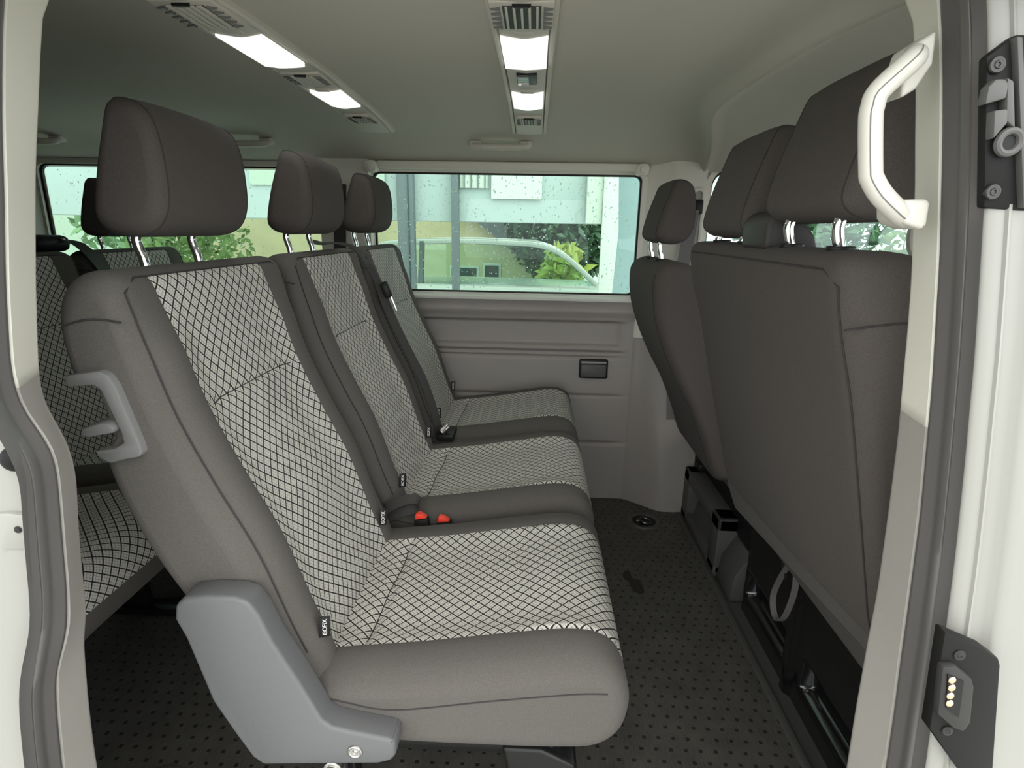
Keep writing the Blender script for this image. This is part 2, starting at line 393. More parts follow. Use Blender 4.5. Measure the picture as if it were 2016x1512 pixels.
# window ledges (light metal flange) and glass
def rrect(x0, x1, z0, z1, r, n=5):
    out = []
    for cx, cz, a0 in ((x1-r, z1-r, 0), (x0+r, z1-r, 90), (x0+r, z0+r, 180), (x1-r, z0+r, 270)):
        for k in range(n+1): a = radians(a0+90*k/n); out.append((cx+r*cos(a), cz+r*sin(a)))
    return out
def window(name, x0, x1, z0, z1, y, label, r=.03, fw=.02, gm='glass'):
    o = rrect(x0-fw, x1+fw, z0-fw, z1+fw, r+fw); i = rrect(x0, x1, z0, z1, r)
    g = rrect(x0-.004, x1+.004, z0-.004, z1+.004, r); n = len(o)
    mb = MB(); mb.grid([[(p[0], y-.006, p[1]) for p in o], [(p[0], y-.006, p[1]) for p in i], [(p[0], y+.03, p[1]) for p in i], [(p[0], y+.03, p[1]) for p in o]], closed_u=True, closed_v=True)
    w = mb.build(name, M['upper']); struct(w, label, 'window')
    if z0 < .88 and x1 < .5:
        MB().prism([(y+.004, z0+.001), (y-.030, z0-.014), (y-.030, z0-.024), (y+.004, z0-.024)], 0, x0-.005, x1+.005, bev=.003).build('sill', M['sill'], w)
    k = MB().grid([[(p[0], y+.006, p[1]) for p in rrect(x0-.001, x1+.001, z0-.001, z1+.001, r)], [(p[0], y+.006, p[1]) for p in rrect(x0+.006, x1-.006, z0+.006, z1-.006, r)], [(p[0], y+.02, p[1]) for p in rrect(x0+.006, x1-.006, z0+.006, z1-.006, r)], [(p[0], y+.02, p[1]) for p in rrect(x0-.001, x1+.001, z0-.001, z1+.001, r)]], closed_u=True, closed_v=True)
    k.build('rubber_gasket', M['black'], w)
    gp = MB().prism(g, 1, y+.018, y+.022); gp.build('pane', M[gm], w)
    return w
w1 = window('window_1', -.615, .385, .862, 1.300, 2.19, 'wide rain-spotted middle side window opposite the door', r=.022)
w2 = window('window_2', -1.90, -.80, .862, 1.312, 2.19, 'rear side window seen behind the headrests at the left', r=.03)
w3 = window('window_3', .635, 1.50, .88, 1.325, 2.19, 'driver door window seen between the front headrests', r=.06, gm='clearglass')
# raindrops on the outer face of the two windows
def drops(parent, x0, x1, z0, z1, n, yy):
    mb = MB()
    for i in range(n):
        x, z = random.uniform(x0, x1), random.uniform(z0, z1); r = random.choice((.001, .0013, .0016, .002, .0027))*random.uniform(.8, 1.2)
        mb.sphere((x, yy, z), r, 1, (1, .45, random.choice((1, 1, 1.3, 2.0))))
    m = mat('rain_water', (.9, .97, .95), .05); b = m.node_tree.nodes['Principled BSDF']
    b.inputs['Transmission Weight'].default_value = 1; b.inputs['IOR'].default_value = 1.33
    tag(mb.build('raindrops', m, parent, sharp=None), 'scattered raindrops on the pane', kind='stuff')
drops(w1, -.6, .37, .875, 1.29, 1300, 2.2125); drops(w2, -1.88, -.82, .875, 1.3, 600, 2.2125)
# window head trim with small rounded blind brackets
mb = MB().box((-.585, 2.145, 1.308), (.365, 2.19, 1.335), bev=.006)
struct(mb.build('trim_1', M['upper']), 'beige trim bar along the top of the middle window', 'trim')
def bracket(x, label):
    mb = MB().prism(rrect(x-.022, x+.022, 1.294, 1.334, .014), 1, 2.128, 2.18, bev=.006)
    mb.cyl((x, 2.12, 1.312), (x, 2.13, 1.312), .012, bev=.003)
    return tag(mb.build('blind_bracket', M['upper']), label, 'bracket', 'window blind brackets')
bracket(-.605, 'small rounded beige bracket at the rear top corner of middle window'); bracket(.375, 'small rounded beige bracket at the front top corner of middle window')
# far pillars: upper beige, lower grey
def post(name, xs, z0, z1, y_of, m, label, ny=18):
    zs = [z0+(z1-z0)*k/ny for k in range(ny+1)]
    rows = []
    for z in zs:
        pr = [Vector((x, y_of(x, z))) for x in xs(z)]
        rows.append([(p.x, p.y, z) for p in pr])
    return struct(MB().grid(rows).build(name, m, sharp=55), label, 'trim')
def b_xs(z):
    a, b = .400, .620+.05*sstep(1.24, 1.335, 0)
    w = .05*sstep(.55, .0, z)
    return [a-.012, a, a+.012, a+.05+w, a+.08+w, a+.1+w, a+.14+w, b-.04, b-.015, b, b+.004]
def b_y(x, z):
    t = sstep(.40, .50+.05*sstep(.55, 0, z), x)
    base = 2.185-.045*t-.055*t*sstep(.62, .0, z)
    if x < .40: base = 2.20
    if x > (.617 if z > .7 else .672): base = 2.20
    return base
post('trim_2', b_xs, .70, 1.345, b_y, M['upper'], 'beige upper cover of the far middle door pillar')
post('trim_3', lambda z: b_xs(z)[:-4]+[.64, .66, .675, .68], 0, .70, b_y, M['lower'], 'warm grey lower cover of the far middle door pillar')
post('trim_4', lambda z: [-.815, -.81, -.795, -.72, -.65, -.632, -.62, -.615], .80, 1.345, lambda x, z: 2.2 if x < -.812 or x > -.618 else 2.155-.0*z, M['upper'], 'beige cover of the far rear pillar between two windows')
post('trim_5', lambda z: [-2.0, -1.98, -1.93, -1.90, -1.885], .80, 1.345, lambda x, z: 2.155 if x < -1.9 else 2.2, M['upper'], 'pale rear corner pillar at the far left edge')
mb = MB().box((.66, 2.19, -.05), (1.75, 2.26, .87), bev=.01); mb.box((.66, 2.19, 1.325), (1.75, 2.23, 1.36)); mb.box((1.50, 2.16, .87), (1.62, 2.24, 1.34), bev=.02)
struct(mb.build('door_1', M['lower']), 'driver door panel beyond the driver seat', 'door')
mb = MB().box((-2.06, .50, -.03), (-2.0, 2.26, 1.42)); struct(mb.build('wall_rear', M['lower']), 'closed tailgate behind the rear bench', 'wall')
mb = MB().box((-2.0, .50, -.03), (-.60, .56, 1.36)); mb.box((.46, .46, -.05), (1.75, .50, .95)); struct(mb.build('wall_right', M['lower']), 'side wall behind and ahead of the sliding door opening', 'wall')
mb = MB().box((1.40, .50, -.05), (1.80, 2.26, .80), bev=.03); mb.box((1.28, .50, 1.30), (1.80, 2.26, 1.42), bev=.02); mb.box((1.70, .5, .9), (1.8, .62, 1.4)); mb.box((1.70, 2.14, .9), (1.8, 2.26, 1.4)); struct(mb.build('wall_front', M['boxgrey']), 'dashboard and windscreen header ahead of the front seats', 'wall')  # unseen; added to hold back windscreen light on the front headliner
mb = MB().box((-2.06, .40, 1.445), (1.75, 2.3, 1.47)); mb.box((-2.06, .40, 1.30), (1.75, .45, 1.46)); mb.box((-2.0, 2.215, 1.31), (1.75, 2.3, 1.46))
struct(mb.build('wall_top', M['white']), 'white steel roof skin above the headliner', 'wall')

# ------------------------------------------------------------------ near door opening: trim, seal, painted jamb
LI = [(-0.464, 1.301), (-0.473, 1.284), (-0.479, 1.262), (-0.488, 1.212), (-0.497, 1.165), (-0.503, 1.128), (-0.515, 1.037), (-0.524, 0.954), (-0.525, 0.933), (-0.524, 0.914), (-0.514, 0.892), (-0.503, 0.87), (-0.499, 0.847), (-0.498, 0.824), (-0.501, 0.794), (-0.504, 0.746), (-0.505, 0.712), (-0.506, 0.67), (-0.508, 0.654), (-0.514, 0.631), (-0.516, 0.591), (-0.518, 0.551), (-0.519, 0.481), (-0.518, 0.458), (-.52, .2), (-.5, .05)]
LB = [(-0.457, 1.283), (-0.462, 1.271), (-0.465, 1.259), (-0.469, 1.235), (-0.477, 1.181), (-0.483, 1.125), (-0.494, 1.042), (-0.501, 0.962), (-0.5, 0.947), (-0.498, 0.925), (-0.482, 0.902), (-0.471, 0.884), (-0.469, 0.858), (-0.471, 0.815), (-0.474, 0.759), (-0.474, 0.746), (-0.479, 0.69), (-0.491, 0.656), (-0.5, 0.635), (-0.505, 0.585), (-0.508, 0.512), (-.51, .2), (-.49, .05)]
LS = [(-0.452, 1.265), (-0.461, 1.229), (-0.48, 1.122), (-0.488, 1.047), (-0.495, 0.977), (-0.491, 0.945), (-0.475, 0.912), (-0.471, 0.904), (-0.464, 0.885), (-0.461, 0.875), (-0.464, 0.841), (-0.466, 0.811), (-0.468, 0.778), (-0.469, 0.754), (-0.472, 0.728), (-0.478, 0.706), (-0.487, 0.683), (-0.495, 0.65), (-0.498, 0.621), (-0.501, 0.567), (-.505, .2), (-.49, .05)]
RI = [(0.323, 1.303), (0.333, 1.285), (0.337, 1.271), (0.344, 1.233), (0.351, 1.18), (0.357, 1.141), (0.361, 1.098), (0.365, 1.065), (0.369, 1.011), (0.373, 0.939), (0.375, 0.909), (0.377, 0.827), (0.378, 0.75), (0.378, 0.723), (0.376, 0.674), (0.375, 0.624), (0.374, 0.579), (0.374, 0.512), (.372, .2), (.36, .05)]
RB = [(0.318, 1.286), (0.324, 1.269), (0.331, 1.229), (0.34, 1.169), (0.344, 1.138), (0.351, 1.086), (0.356, 1.033), (0.362, 0.971), (0.365, 0.926), (0.37, 0.852), (0.372, 0.782), (0.373, 0.746), (0.374, 0.696), (0.376, 0.639), (0.377, 0.566), (.376, .2), (.36, .05)]
RS = [(0.322, 1.268), (0.327, 1.251), (0.331, 1.227), (0.338, 1.181), (0.345, 1.134), (0.346, 1.122), (0.352, 1.068), (0.359, 1.0), (0.36, 0.984), (0.365, 0.922), (0.37, 0.849), (0.372, 0.814), (0.374, 0.76), (0.376, 0.722), (0.376, 0.67), (0.378, 0.62), (.378, .2), (.36, .05)]
def interp(L, z):
    if z >= L[0][1]:
        (x0, z0), (x1, z1) = L[0], L[1]; return x0+(x0-x1)/max(1e-6, z0-z1)*(z-z0)
    for (x0, z0), (x1, z1) in zip(L, L[1:]):
        if z1 <= z <= z0: return x0+(x1-x0)*(z0-z)/max(1e-6, z0-z1)
    return L[-1][0]
def smooth(v, k=2):
    for _ in range(k): v = [v[0]]+[(v[i-1]+2*v[i]+v[i+1])/4 for i in range(1, len(v)-1)]+[v[-1]]
    return v
TZ = 1.255   # the corners of the opening begin here
def ring_path(L, Rr, y0, top, tuck=0):
    """one closed path round the door opening, down the left, along the sill, up the right, over the top"""
    zs = [TZ-.012*k for k in range(101)]
    lx = smooth([interp(L, z) for z in zs]); rx = smooth([interp(Rr, z) for z in zs])
    yy = lambda z: y0+.087*(z-.9)
    P = [(x, yy(z), z) for x, z in zip(lx, zs)]
    P += [(x, yy(zs[-1])-.0, .03) for x in (-.40, -.2, 0, .2, .30)]
    P += [(x, yy(z), z) for x, z in reversed(list(zip(rx, zs)))]
    R_ = top-TZ
    P += [(rx[0]-R_*1.1*(1-cos(pi/2*k/6))-.012*k/6, yy(TZ+R_*sin(pi/2*k/6)), TZ+R_*sin(pi/2*k/6)) for k in range(1, 7)]
    ax, bx = P[-1][0], lx[0]+R_*1.1+.012
    P += [(ax+(bx-ax)*k/8, yy(top), top) for k in range(1, 8)]
    P += [(lx[0]+R_*1.1*(1-cos(pi/2*k/6))+.012*k/6, yy(TZ+R_*sin(pi/2*k/6)), TZ+R_*sin(pi/2*k/6)) for k in range(6, 0, -1)]
    return [Vector(p) for p in P]
cI = ring_path(LI, RI, .55, 1.375); cB = ring_path(LB, RB, .50, 1.37); cS = ring_path(LS, RS, .45, 1.36)
ctr = Vector((-.07, 0, .75))
def outw(p, d, dy=0):
    q = Vector((p.x-ctr.x, 0, p.z-ctr.z))
    n = Vector((1 if q.x > 0 else -1, 0, 0)) if abs(q.x) > .30 and p.z < 1.3 else q.normalized()
    return p+n*d+Vector((0, dy, 0))
n = len(cI)
rows = [[outw(p, .05, .012) for p in cI], [outw(p, .008, .008) for p in cI], [outw(p, .001, .003) for p in cI], [p for p in cI], [cI[i].lerp(cB[i], .06) for i in range(n)],
        [cI[i].lerp(cB[i], .94) for i in range(n)], list(cB), [outw(p, .004, -.003) for p in cB], [outw(p, .03, -.003) for p in cB]]
def split_z(i):  # upper beige part ends on both pillars near half height
    p = cI[i]; q = cI[(i+1) % n]; z = (p.z+q.z)/2
    return z > (.949 if p.x < 0 else .937)
mbu, mbl = MB(), MB()
for i in range(n):
    j = (i+1) % n; tgt = mbu if split_z(i) else mbl
    tgt.grid([[r[i], r[j]] for r in rows])
def weld(mb):
    bm = bmesh.new(); vs = [bm.verts.new(v) for v in mb.v]
    for f in mb.f: bm.faces.new([vs[k] for k in f])
    bmesh.ops.remove_doubles(bm, verts=list(bm.verts), dist=1e-5); o = MB(); return o.frombm(bm)
o = weld(mbu).build('trim_6', M['upper'], sharp=50); struct(o, 'beige upper trim framing the sliding door opening', 'trim')
o.modifiers.new('s', 'SOLIDIFY').thickness = .0025
o = weld(mbl).build('trim_7', M['lowertrim'], sharp=50); struct(o, 'grey lower trim framing the sliding door opening', 'trim')
# rubber seal: a fat ribbed profile running round the opening
rows = []
prof = [(0, .004), (.02, .012), (.10, -.001), (.22, -.003), (.34, .0015), (.46, .0005), (.60, -.002), (.70, -.001), (.72, .002), (.74, -.0005), (.88, .001), (.96, .001), (1, .001)]
for a, dd in prof: rows.append([outw(cB[i].lerp(cS[i], a), dd) for i in range(n)])
rows.append([outw(cS[i], .003, .02) for i in range(n)]); rows.append([outw(cB[i], .014) for i in range(n)])
mb = MB().grid(rows, closed_u=True, closed_v=True)
tag(mb.build('door_seal', M['rubber'], sharp=60), 'thick grey rubber seal running round the sliding door opening', 'seal')
# painted body jamb outside the seal
def jamb(side):
    nA = 101
    left = list(reversed(cS[-6:]))[::-1][::1]; left = cS[-6:]+cS[:nA]; k = nA+5; right_ = list(reversed(cS[k:k+nA+6]))
    path = left if side < 0 else right_
    if side > 0: st = [(.004, .012), (.001, .001), (.003, -.003), (.014, -.004), (.0152, -.0066), (.0175, -.0066), (.019, -.004), (.030, -.0045), (.033, -.0085), (.037, -.0105), (.043, -.011), (.2, -.011)]
    else: st = [(-.010, .026), (-.012, .024), (-.016, .022), (-.03, .020), (-.06, .016), (-.12, .010), (-.3, .004)]
    mb = MB().grid([[(p.x+dx, p.y+dy, p.z) for dx, dy in st] for p in path]); return mb
struct(jamb(1).build('trim_8', M['white'], sharp=60), 'cream white painted middle pillar outside the seal on the right', 'trim')
struct(jamb(-1).build('trim_9', M['white'], sharp=60), 'cream white painted rear door jamb outside the seal on the left', 'trim')

# ------------------------------------------------------------------ seats
P_FRONT_W = .148
BACK = [(-.300, .452), (-.335, .56), (-.370, .667), (-.415, .764), (-.455, .86), (-.480, .95), (-.490, 1.0), (-.499, 1.030), (-.522, 1.043), (-.552, 1.038), (-.574, 1.015), (-.582, .975), (-.577, .92), (-.564, .85), (-.545, .75), (-.512, .66), (-.465, .575), (-.405, .495), (-.345, .445)]
def back_front(nx): return sstep(.45, .85, nx)
def back_disp(x, z, y, nx, nz):
    if nx < -.3: return -.030*sstep(.812, .832, z)*(1-sstep(.898, .915, z))*(1-sstep(-.17, -.15, y))
    if nx < .3: return 0
    f = back_front(nx)
    d = .016*(G(y, -.178, .040)+G(y, .165, .040))*f*sstep(1.03, .92, z)
    d -= .0015*(G(y, -.158, .005)+G(y, .142, .005))*f
    if -.155 < y < .140: d -= .004*G(z, .858+.006*(1-((y+.01)/.15)**2)-.006, .0045)*f
    return d
def back_pat(x, z, y, a): return -.158 < y < .142 and x > -.51 and .47 < z < 1.034 and not (x < -.36-.0 and z < .6)
def back_pat2(x, z, y, a): return -.158 < y < .142 and z < 1.033 and x > -.300-.36*(z-.455)-.07
HALF = .232
bm_, s0, s1, arc, pr, brow, bys = pillow(BACK, HALF, .034, back_disp, extra=(-.158, .142, -.154, .138, -.162, .146), pat=back_pat2, ny=30)
ME_BACK = bm_.mesh('backrest', [M['fabric'], M['pattern']], sharp=None)
def seam_of(ring, lo, hi, r=.0013, push=0):
    mb = MB(); mb.tube([p for p in ring[lo:hi]], r, 6); return mb
def ring_sel(ring, cond): return [p for p in ring if cond(p)]
# seams: front edge of each side, over the top, and across the side panel
mbS = Seams()
kz = [i for i, q in enumerate(pr) if i < len(pr)*.6 and q.y > 1.028][0]
kt = max(range(len(pr)), key=lambda i: pr[i].y)
tops = [r[kz]+Vector((.0006, 0, .0006)) for r, y in zip(brow, bys) if abs(y) < HALF-.045]
sides = [[p+Vector((.0008, sg*.0008, 0)) for i, p in enumerate(ring) if i < kz-1 and p.z > .50] for ring, sg in ((s0, -1), (s1, 1))]
mbS.tube(sides[0]+tops+sides[1][::-1], .0013, 6)
for sg in (-1, 1):   # stitched line over the side face, just below the top
    mbS.tube([(-.492-.085*t, sg*(HALF+.0003), .985-.012*t+.008*sin(pi*t)) for t in [k/14 for k in range(13)]], .0013, 6)
# stitched cross seam on the insert
fr = [(r, y) for r, y in zip(brow, bys) if -.156 <= y <= .141]
pts = []
for r, y in fr:
    zt = .858+.006*(1-((y+.01)/.15)**2)-.006
    best = min((p for i, p in enumerate(r) if i < len(r)*.5), key=lambda p: abs(p.z-zt)); pts.append(best+Vector((.0002, 0, 0)))
pts = [Vector((sum(q.x for q in pts[max(0, i-2):i+3])/len(pts[max(0, i-2):i+3]), p.y, sum(q.z for q in pts[max(0, i-2):i+3])/len(pts[max(0, i-2):i+3]))) for i, p in enumerate(pts)]
mbS.tube(pts, .0009, 6)
ME_BSEAM = mbS.mesh('seam', M['seam'])

CUSH = [(-.335, .452), (-.29, .461), (-.24, .468), (-.15, .480), (-.03, .500), (.05, .512), (.10, .512), (.132, .501), (.150, .472), (.153, .440), (.143, .402), (.112, .374), (.06, .365), (-.05, .362), (-.2, .365), (-.30, .378), (-.345, .41)]
def cush_disp(x, z, y, nx, nz):
    d = 0
    if nz > .2 or nx > .5:
        f = sstep(.1, .7, max(nz, nx*.8)); fx = sstep(.158, .09, x)
        d += .013*(G(y, -.172, .042)+G(y, .165, .042))*f*fx
        d -= .0012*(G(y, -.160, .005)+G(y, .150, .005))*f
        if -.158 < y < .148 and nz > .5:
            d -= .0075*G(x, -.245+.03*y, .008)+.003*G(x, -.015, .006)
            d += .006*G(x, -.13, .09)*0+.004*G(x, .06, .06)
    return d
def cush_pat(x, z, y, a):
    return -.160 < y < .150 and ((z > .44 and x > -.33) or (x > .12 and z > .455))
cm_, c0, c1, arc2, pr2, crow, cys = pillow(CUSH, HALF+.002, .028, cush_disp, extra=(-.160, .150, -.156, .146, -.164, .154), pat=cush_pat, ny=30)
ME_CUSH = cm_.mesh('cushion', [M['fabric'], M['pattern']], sharp=None)
mbS = Seams()
def cut_curve(xs, zs): return
for sg in (-1, 1):   # wavy stitched seam along the side below the bolster
    yy = sg*(HALF+.0022)
    pts = [(-.315, .452), (-.29, .450), (-.25, .442), (-.21, .434), (-.16, .436), (-.05, .456), (.05, .472), (.09, .477), (.118, .478)]
    mbS.tube([(p.x, yy, p.y) for p in catmull([Vector(p) for p in pts], 5, False)], .0012, 6)

pts = []
for r, y in zip(crow, cys):
    if -.158 <= y <= .148: pts.append(min((p for p in r if p.z > .43), key=lambda p: abs(p.x-(-.245+.03*y)))+Vector((0, 0, .0006)))
pts = [sum(pts[max(0, i-3):i+4], Vector())/len(pts[max(0, i-3):i+4]) for i in range(len(pts))]
mbS.tube(pts, .0009, 6)
ME_CSEAM = mbS.mesh('seam', M['seam'])

HEAD = [(-.586, 1.090), (-.597, 1.110), (-.586, 1.165), (-.566, 1.225), (-.5565, 1.250), (-.547, 1.2585), (-.525, 1.257), (-.505, 1.245), (-.494, 1.221), (-.489, 1.18), (-.490, 1.13), (-.504, 1.098), (-.530, 1.083), (-.562, 1.082)]
def head_disp(x, z, y, nx, nz): return -.006*(abs(y)/.12)**4*max(0, nz)-.004*(abs(y)/.12)**2*max(0, nx)
hm_, h0, h1, _, _, _, _ = pillow(HEAD, .122, .030, head_disp, step=.006, ny=16, power=2.2)
ME_HEAD = hm_.mesh('headrest', M['darkfabric'], sharp=None)
mbS = Seams()
for ring in (h0, h1):
    mbS.tube(list(ring)+[ring[0], ring[1]], .0011, 6)
ME_HSEAM = mbS.mesh('seam', M['seam'])
ME_POST = MB().tube(catmull([Vector(p) for p in ((-.566, 0, 1.032), (-.568, 0, 1.050), (-.573, 0, 1.066), (-.574, 0, 1.080), (-.566, 0, 1.10))], 6, False), .0068, 14).mesh('headrest_post', M['chrome'])
ME_COLLAR = MB().prism([(.017*cos(a), .013*sin(a)) for a in [2*pi*k/20 for k in range(20)]], 2, 0, .008, bev=.002).mesh('post_collar', M['black'])
def make_tag():
    mb = MB().box((0, -.0008, 0), (.0165, .0008, .034), bev=.0004); return mb.mesh('isofix_tag', M['black'])
ME_TAG = make_tag()
TEXT = {}
def lettering(parent, loc, rot, size, text, m, name='lettering', extr=.0003):
    c = bpy.data.curves.new(name, 'FONT'); c.body = text; c.size = size; c.extrude = extr; c.align_x = 'CENTER'; c.align_y = 'CENTER'
    k = (text, size)
    if k not in TEXT:
        t = bpy.data.objects.new('text', c); COL.objects.link(t); dg = bpy.context.evaluated_depsgraph_get()
        TEXT[k] = bpy.data.meshes.new_from_object(t.evaluated_get(dg)); TEXT[k].materials.clear(); TEXT[k].materials.append(m); bpy.data.objects.remove(t)
    o = obj(name, TEXT[k], parent, loc); o.rotation_euler = rot
    return o
def headrest(root, off):
    h = obj('headrest', ME_HEAD, root, off); put_seams(ME_HSEAM, h)
    for sg in (-1, 1): obj('headrest_post', ME_POST, h, (0, sg*.067, 0))
    return h
def add_seat(root, yc, dx=0, dz=0, sub=True, tags=True, cush=(0, 0)):
    b = obj('backrest', ME_BACK, root, (dx, yc, dz)); put_seams(ME_BSEAM, b)
    c = obj('cushion', ME_CUSH, root, (dx+cush[0], yc, dz+cush[1])); put_seams(ME_CSEAM, c)
    headrest(root, (dx, yc, dz))
    if tags:
        for ty in (-.162, .148):
            t = obj('isofix_tag', ME_TAG, root, (dx-.303, yc+ty-(.030 if ty < 0 else .014), .515+dz)); t.rotation_euler = (0, radians(3), radians(17 if ty > 0 else 24))
            lettering(t, (.0085, -.0012, .017), (pi/2, -pi/2, 0), .0092, 'ISOFIX', M['tagwhite'])
Y1, Y2, Y3 = .875, 1.375, 1.872
# ---- near single seat
s1_ = empty('folding_passenger_seat', 'single folding seat nearest the open door with grey plastic side cover', 'seat')
add_seat(s1_, Y1)
cover = [(-.448, .57), (-.459, .600), (-.455, .622), (-.440, .634), (-.410, .638), (-.375, .638), (-.358, .632), (-.346, .612), (-.332, .572), (-.302, .510), (-.275, .447), (-.262, .436), (-.235, .430), (-.180, .420), (-.174, .414), (-.174, .392), (-.182, .381), (-.200, .375), (-.365, .362), (-.380, .376), (-.402, .420), (-.425, .470)]
mb = MB().prism(cover, 1, .604, .645, bev=.006, seg=3)
pc = mb.build('side_cover', M['plastic'], s1_); tag(pc, 'grey plastic side cover')
k = MB().ring((-.231, .6035, .397), (0, 1, 0), .0085, .0022); k.cyl((-.231, .602, .397), (-.231, .606, .397), .0075, n=18); k.ring((-.231, .6018, .397), (0, 1, 0), .003, .0012, n=12, k=6)
k.build('cover_screw', M['steel'], pc)
# release lever with its bezel at the rear edge of the backrest side
zb = [(-.566, .905), (-.566, .920), (-.545, .9235), (-.522, .927), (-.512, .922), (-.505, .908), (-.486, .832), (-.485, .822), (-.490, .816), (-.510, .812), (-.530, .806), (-.546, .816), (-.545, .823), (-.520, .827), (-.507, .835), (-.508, .848), (-.524, .902), (-.532, .909)]
mb = MB().prism(zb, 1, .632, .690, bev=.003, seg=2)
lb = mb.build('release_bezel', M['latchgrey'], s1_); tag(lb, 'grey release lever surround')
mb = MB().prism([(-.556, .853), (-.558, .845), (-.548, .842), (-.514, .849), (-.512, .856), (-.518, .861), (-.528, .862)], 1, .628, .660, bev=.0035)
mb.build('release_lever', M['latchgrey'], lb)
mb = MB().box((-.30, .70, .335), (.09, 1.06, .364), bev=.006); mb.build('seat_pan', M['boxgrey'], s1_)
def legs(root, yys, dx=0):
    for yy in yys:
        mb = MB().box((-.33, yy-.018, .315), (.05, yy+.018, .345), bev=.004).box((-.36, yy-.03, .0), (.12, yy+.03, .022), bev=.006)
        mb.prism([(-.33, .34), (-.27, .34), (-.24, .0), (-.33, .0)], 1, yy-.014, yy+.014, bev=.003)
        mb.prism([(-.03, .34), (.03, .34), (.085, .312), (.118, .0), (.03, .0)], 1, yy-.03, yy+.03, bev=.007, seg=3)
        mb.build('leg_frame', M['legblack'], root, (dx, 0, 0))
legs(s1_, (.70, 1.03))
mb = MB().cyl((-.275, .625, .335), (-.275, .66, .335), .014, n=24, bev=.002); mb.cyl((-.275, .616, .335), (-.275, .626, .335), .009, n=20, bev=.002)
mb.cyl((-.28, .655, .12), (-.275, .655, .36), .012)
mb.build('pivot_bolt', M['steel'], s1_)
# ---- double bench
s2_ = empty('double_bench_seat', 'two-place middle row bench between the single seat and far window', 'seat')
add_seat(s2_, Y2); add_seat(s2_, Y3)
mb = MB().box((-.30, 1.2, .335), (.09, 2.05, .364), bev=.006); mb.build('seat_pan', M['boxgrey'], s2_)
legs(s2_, (1.22, 1.62, 2.02))
mb = MB().prism(catmull([Vector(p) for p in ((-.30, .44), (-.26, .461), (-.1, .476), (.05, .498), (.12, .49), (.14, .45), (.12, .39), (0, .37), (-.2, .37))], 4) and [(p.x, p.y) for p in catmull([Vector(p) for p in ((-.30, .44), (-.26, .461), (-.1, .476), (.05, .498), (.12, .49), (.14, .45), (.12, .39), (0, .37), (-.2, .37))], 4)], 1, 1.58, 1.665)
mb.build('cushion_bridge', M['fabric'], s2_)
# ---- rear bench
D3 = (-.83, -.025)
s3_ = empty('rear_bench_seat', 'dark rear row bench behind the single seat at the far left', 'seat')
for yc in (Y1, Y2, Y3): add_seat(s3_, yc, D3[0], D3[1], tags=False, cush=(-.025, .075))
mb = MB().box((-1.14, .68, .385), (-.80, 2.04, .418), bev=.006); mb.build('seat_pan', M['black'], s3_)
legs(s3_, (.70, 1.37, 1.98), -.86)
mb = MB().box((-1.475, 1.545, 1.015), (-1.375, 1.66, 1.062), bev=.02, seg=3); mb.build('belt_guide', M['black'], s3_)
mb = MB().sphere((-1.372, 1.62, 1.05), .008, 2, (1, .6, .6)); mb.build('guide_button', M['chrome'], s3_)

# ---- front passenger bench (seen from behind)
FB = [(.334, 1.062), (.337, 1.03), (.350, .98), (.371, .914), (.403, .79), (.432, .67), (.446, .615), (.462, .588), (.53, .588), (.56, .62), (.52, .75), (.49, .9), (.46, 1.02), (.435, 1.070), (.40, 1.083), (.354, 1.083), (.339, 1.076)]
yb0, yb1 = .62, 1.275; yc = (yb0+yb1)/2
def fb_disp(x, z, y, nx, nz): return 0
s4_ = empty('front_passenger_bench', 'two-place front bench seen from behind beside the grab handle', 'seat')
fm, f0, f1, _, prF, frow, fys = pillow(FB, (yb1-yb0)/2, .034, lambda x, z, y, nx, nz: .008*max(0, -nx)*sin(pi*min(1, max(0, (z-.5)/.6)))*(1-(y/.33)**2), ny=30)
for i, v in enumerate(fm.v):
    x, y, z = v
    t = max(0, (.80-z)/.26); fm.v[i] = (x+t*(y+.33)*.05, y, z-t*(y+.33)*.13)
fbo = fm.build('backrest', M['darkfabric'], s4_, (0, yc, 0), sharp=None)
mbS = Seams()
fix = lambda p: Vector((p.x+max(0, (.80-p.z)/.26)*(p.y+.33)*.05, p.y, p.z-max(0, (.80-p.z)/.26)*(p.y+.33)*.13))
ring = [fix(p) for p in f0 if (p.x < .46 and p.z < 1.065 and p.z > .60 and p.x < .40 + (1.06-p.z)*.2)]
ring = sorted(ring, key=lambda p: -p.z); ring = [p for p in ring if p.x < .36+(1.06-p.z)*.26]
top = [min((q for q in r if q.z > 1.06), key=lambda q: q.x) for r, y in zip(frow, fys) if -.292 < y < .30]
run = [p+Vector((-.0004, 0, .0002)) for p in reversed(top)]+[p+Vector((-.0006, -.0006, 0)) for p in ring if p.z < 1.045]
mbS.tube(run, .0012, 6)
mbS.tube([(.340+.12*t, -(yb1-yb0)/2-.0004, 1.0+.012*t+.003*sin(pi*t)) for t in [k/10 for k in range(11)]], .0012, 6)
mbS.build('seam', M['seam'], fbo)
def front_head(root, y, px, dz, ctop):
    h = headrest(root, (px+.569, y, dz))
    for sg in (-1, 1): obj('post_collar', ME_COLLAR, h, (-.567, sg*.067, ctop-dz))
    return h
front_head(s4_, .768, .362, .034, 1.080); front_head(s4_, 1.076, .362, .010, 1.080)
